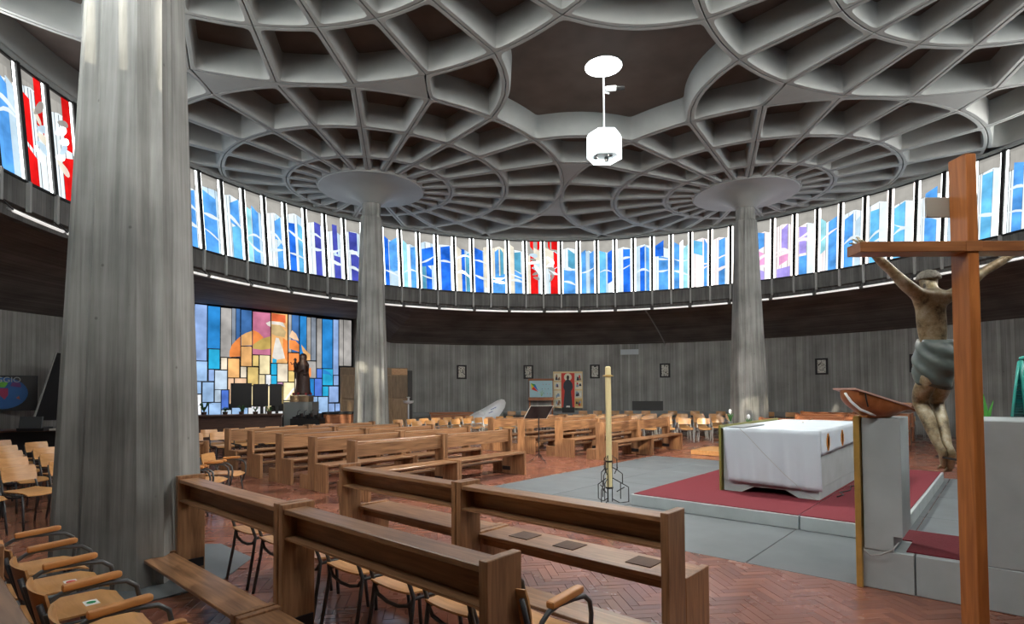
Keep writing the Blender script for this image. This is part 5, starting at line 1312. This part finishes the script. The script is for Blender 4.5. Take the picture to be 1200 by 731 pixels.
org = empty('organ_console'); tag(org, 'reddish brown wooden console right of the statue', 'organ')
cam_box('case', -6.75, -5.75, 20.4, 21.0, 0, .92, M_['bench'], org); cam_box('lid', -6.8, -5.7, 20.35, 21.05, .925, 1.0, M_['black'], org)

# dark corner at the left ---------------------------------------------
bd = empty('dark_board'); tag(bd, 'tall dark tilted board against the left wall', 'board')
b = MB(); P = [W3(-12.15, 14.3, 1.05), W3(-10.7, 14.9, 1.05), W3(-10.75, 15.4, 2.82), W3(-12.0, 14.8, 2.82)]
for p in P: b.v.append(tuple(p))
dn = (P[1]-P[0]).cross(P[3]-P[0]).normalized()*.05
for p in P: b.v.append(tuple(p-dn))
b.f = [(0,1,2,3),(7,6,5,4),(0,4,5,1),(1,5,6,2),(2,6,7,3),(3,7,4,0)]; b.m = [0]*6; b.build('board', M_['plastic'], bd)
b = MB(); b.tube([P[0]+dn*.2, P[3]+dn*.2, P[2]+dn*.2], .025, 6); b.build('edge_strip', M_['rod'], bd)
sgn_ = empty('round_sign', W3(-13.35, 14.72, 1.80)); sgn_.rotation_euler = (0, 0, -AX+radians(38)); tag(sgn_, 'round blue map sign with white letters at the left edge', 'sign')
b = MB(); b.box(-.6, .72, .02, .06, -.52, .42); b.build('backing', M_['plastic'], sgn_)
def disc(nm, pts, mt, y): return flat(sgn_, [(x, z) for x, z in pts][::-1], mt, y, nm)
disc('blue_disc', [(.52*cos(2*pi*i/28)-.0, -.05+.42*sin(2*pi*i/28)) for i in range(28)], plain('sign_blue', (.03, .14, .42), .6), .008)
disc('green_land', [(-.25,.12),(.05,.10),(.12,.22),(-.02,.26),(-.3,.24)], plain('sign_green', (.12, .42, .05), .6), .003)
disc('red_land', [(-.1,.08),(.12,.08),(.12,-.1),(.05,-.22),(-.03,-.12)], plain('sign_red', (.42, .04, .12), .6), .002)
disc('purple_land', [(.16,.14),(.38,.10),(.36,.22),(.2,.24)], plain('sign_purple', (.18, .05, .22), .6), .002)
disc('brown_land', [(.28,-.18),(.36,-.22),(.34,-.12)], plain('sign_brown', (.30, .08, .04), .6), .002)
tx = bpy.data.curves.new('lettering', 'FONT'); tx.body = 'GGIO'; tx.size = .20; tx.extrude = .004; tx.align_x = 'CENTER'
to = bpy.data.objects.new('lettering', tx); COL.objects.link(to); tx.materials.append(plain('sign_letters', (.5, .52, .5), .6))
tme = bpy.data.meshes.new_from_object(to); bpy.data.objects.remove(to)
to = bpy.data.objects.new('lettering', tme); COL.objects.link(to); to.parent = sgn_; to.location = (.12, -.004, .24); to.rotation_euler = (radians(90), 0, 0)
tbl = empty('dark_side_table'); tag(tbl, 'dark long table at the left behind the chairs', 'table')
cam_box('table_top', -12.6, -9.9, 12.6, 13.4, .86, .90, M_['counter'], tbl, rot=20); cam_box('front_panel', -12.5, -10.0, 12.8, 13.3, 0, .86, M_['plastic'], tbl, rot=20)
pr_ = empty('music_keyboard'); tag(pr_, 'grey electronic console standing on the dark left table', 'console')
cam_box('body', -10.75, -10.25, 12.2, 12.6, .905, .98, M_['plastic'], pr_, rot=15)
b = MB(); b.v = [tuple(W3(*p)) for p in ((-10.65,12.15,.97),(-10.2,12.2,.97),(-10.3,12.35,1.22),(-10.75,12.3,1.22),(-10.65,12.19,.97),(-10.2,12.24,.97),(-10.3,12.39,1.22),(-10.75,12.34,1.22))]
b.f = [(0,1,2,3),(7,6,5,4),(0,4,5,1),(1,5,6,2),(2,6,7,3),(3,7,4,0)]; b.m = [0]*6; b.build('control_panel', plain('console_grey', (.06,.065,.07), .5), pr_)
cam_box('paper_note', -10.15, -9.95, 12.35, 12.5, .905, .95, M_['paper']).__setitem__('label', 'white paper note beside the grey console'); bpy.data.objects['paper_note']['category'] = 'paper'

# right edge: glass tabernacle, plant, chair ---------------------------
TEAL = plain('teal_glass', (.002, .045, .045), .15, spec=.8, var=.4, scale=9)
tab = empty('glass_tabernacle'); tag(tab, 'dark teal stacked glass block on the tall wall at the right edge', 'tabernacle')
for i in range(22):
    z0 = 1.457+.0225*i; t = i/21; x0 = 4.30+.075*t+.006*sin(i*2.1); b = MB()
    P = [(x0, 4.78), (5.3, 4.70), (5.6, 5.2), (x0+.42, 5.2)]
    b.prism([W(x, y) for x, y in P], z0, z0+.021); b.build('glass_layer', TEAL, tab, bevel=.002)
b = MB(); b.tube([W3(4.42, 4.77, 1.46), W3(4.40, 4.765, 1.75), W3(4.385, 4.77, 1.94)], .018, 8); b.build('bright_edge', plain('teal_edge', (.06, .42, .36), .15), tab, smooth=True)
b = MB(); b.tube([W3(4.30, 4.775, 1.46), W3(4.33, 4.77, 1.70), W3(4.372, 4.775, 1.93)], .010, 8); b.build('bright_edge', bpy.data.materials['teal_edge'], tab, smooth=True)
b = MB(); b.v = [tuple(W3(4.39+.02*q, 4.76+.0*q, 1.95+.01*sin(q*1.9)+.004*q)) for q in range(12)]; b = MB(); b.tube([W3(4.38+.04*q, 4.77, 1.955+.008*sin(q*1.9)+.005*q) for q in range(14)], .014, 7); b.build('bright_edge', bpy.data.materials['teal_edge'], tab, smooth=True)
b = MB(); b.tube([W3(4.56, 4.70, 1.74), W3(4.56, 4.68, 1.74)], .05, 16); b.tube([W3(4.40, 4.74, 1.765), W3(4.56, 4.70, 1.77)], .006, 6); b.build('round_handle', plain('bronze_handle', (.30,.24,.2), .4, metal=.6), tab, smooth='auto')
gp = empty('green_plant', W3(5.05, 5.9, 0)); tag(gp, 'small green leafy plant between the cross and the glass block', 'plant')
b = MB(); b.lathe([(.08, 0), (.1, .02), (.12, 1.25), (.01, 1.27)], 16); b.build('pot', M_['grey'], gp, smooth='auto')
for q in range(10):
    a = q*2.4; b = MB(); h = .06+.035*q; b.tube([(0, 0, 1.2), (.02*cos(a), .02*sin(a), 1.25+h*.6), (.06*cos(a), .06*sin(a), 1.27+h)], .01, 5, rr=[.006, .018, .003], flat=.5); b.build('leaf', plain('leaf_bright', (.08, .35, .06), .5) if q == 0 else bpy.data.materials['leaf_bright'], gp)
put_chair(1.7, -6.3, 100, 'lone wooden chair seen above the tall wall right of the cross', 'chairs right of the altar', True)
put_chair(13.6, -3.6, 90, 'wooden chair with pale legs beyond the ambo, left of the hanging feet', 'chairs right of the altar', True)
put_chair(13.5, -4.3, 90, 'wooden chair with pale legs partly behind the hanging feet', 'chairs right of the altar', True)
b = MB(); b.box(4.3, 5.6, -.75, .1, 0, .12); tag(b.build('wooden_step', M_['ply'], bevel=.004), 'low pale wooden step on the floor left of the altar', 'step')
for o in (p_full, p_rail, both, pc, pl_):
    assert 'label' in o
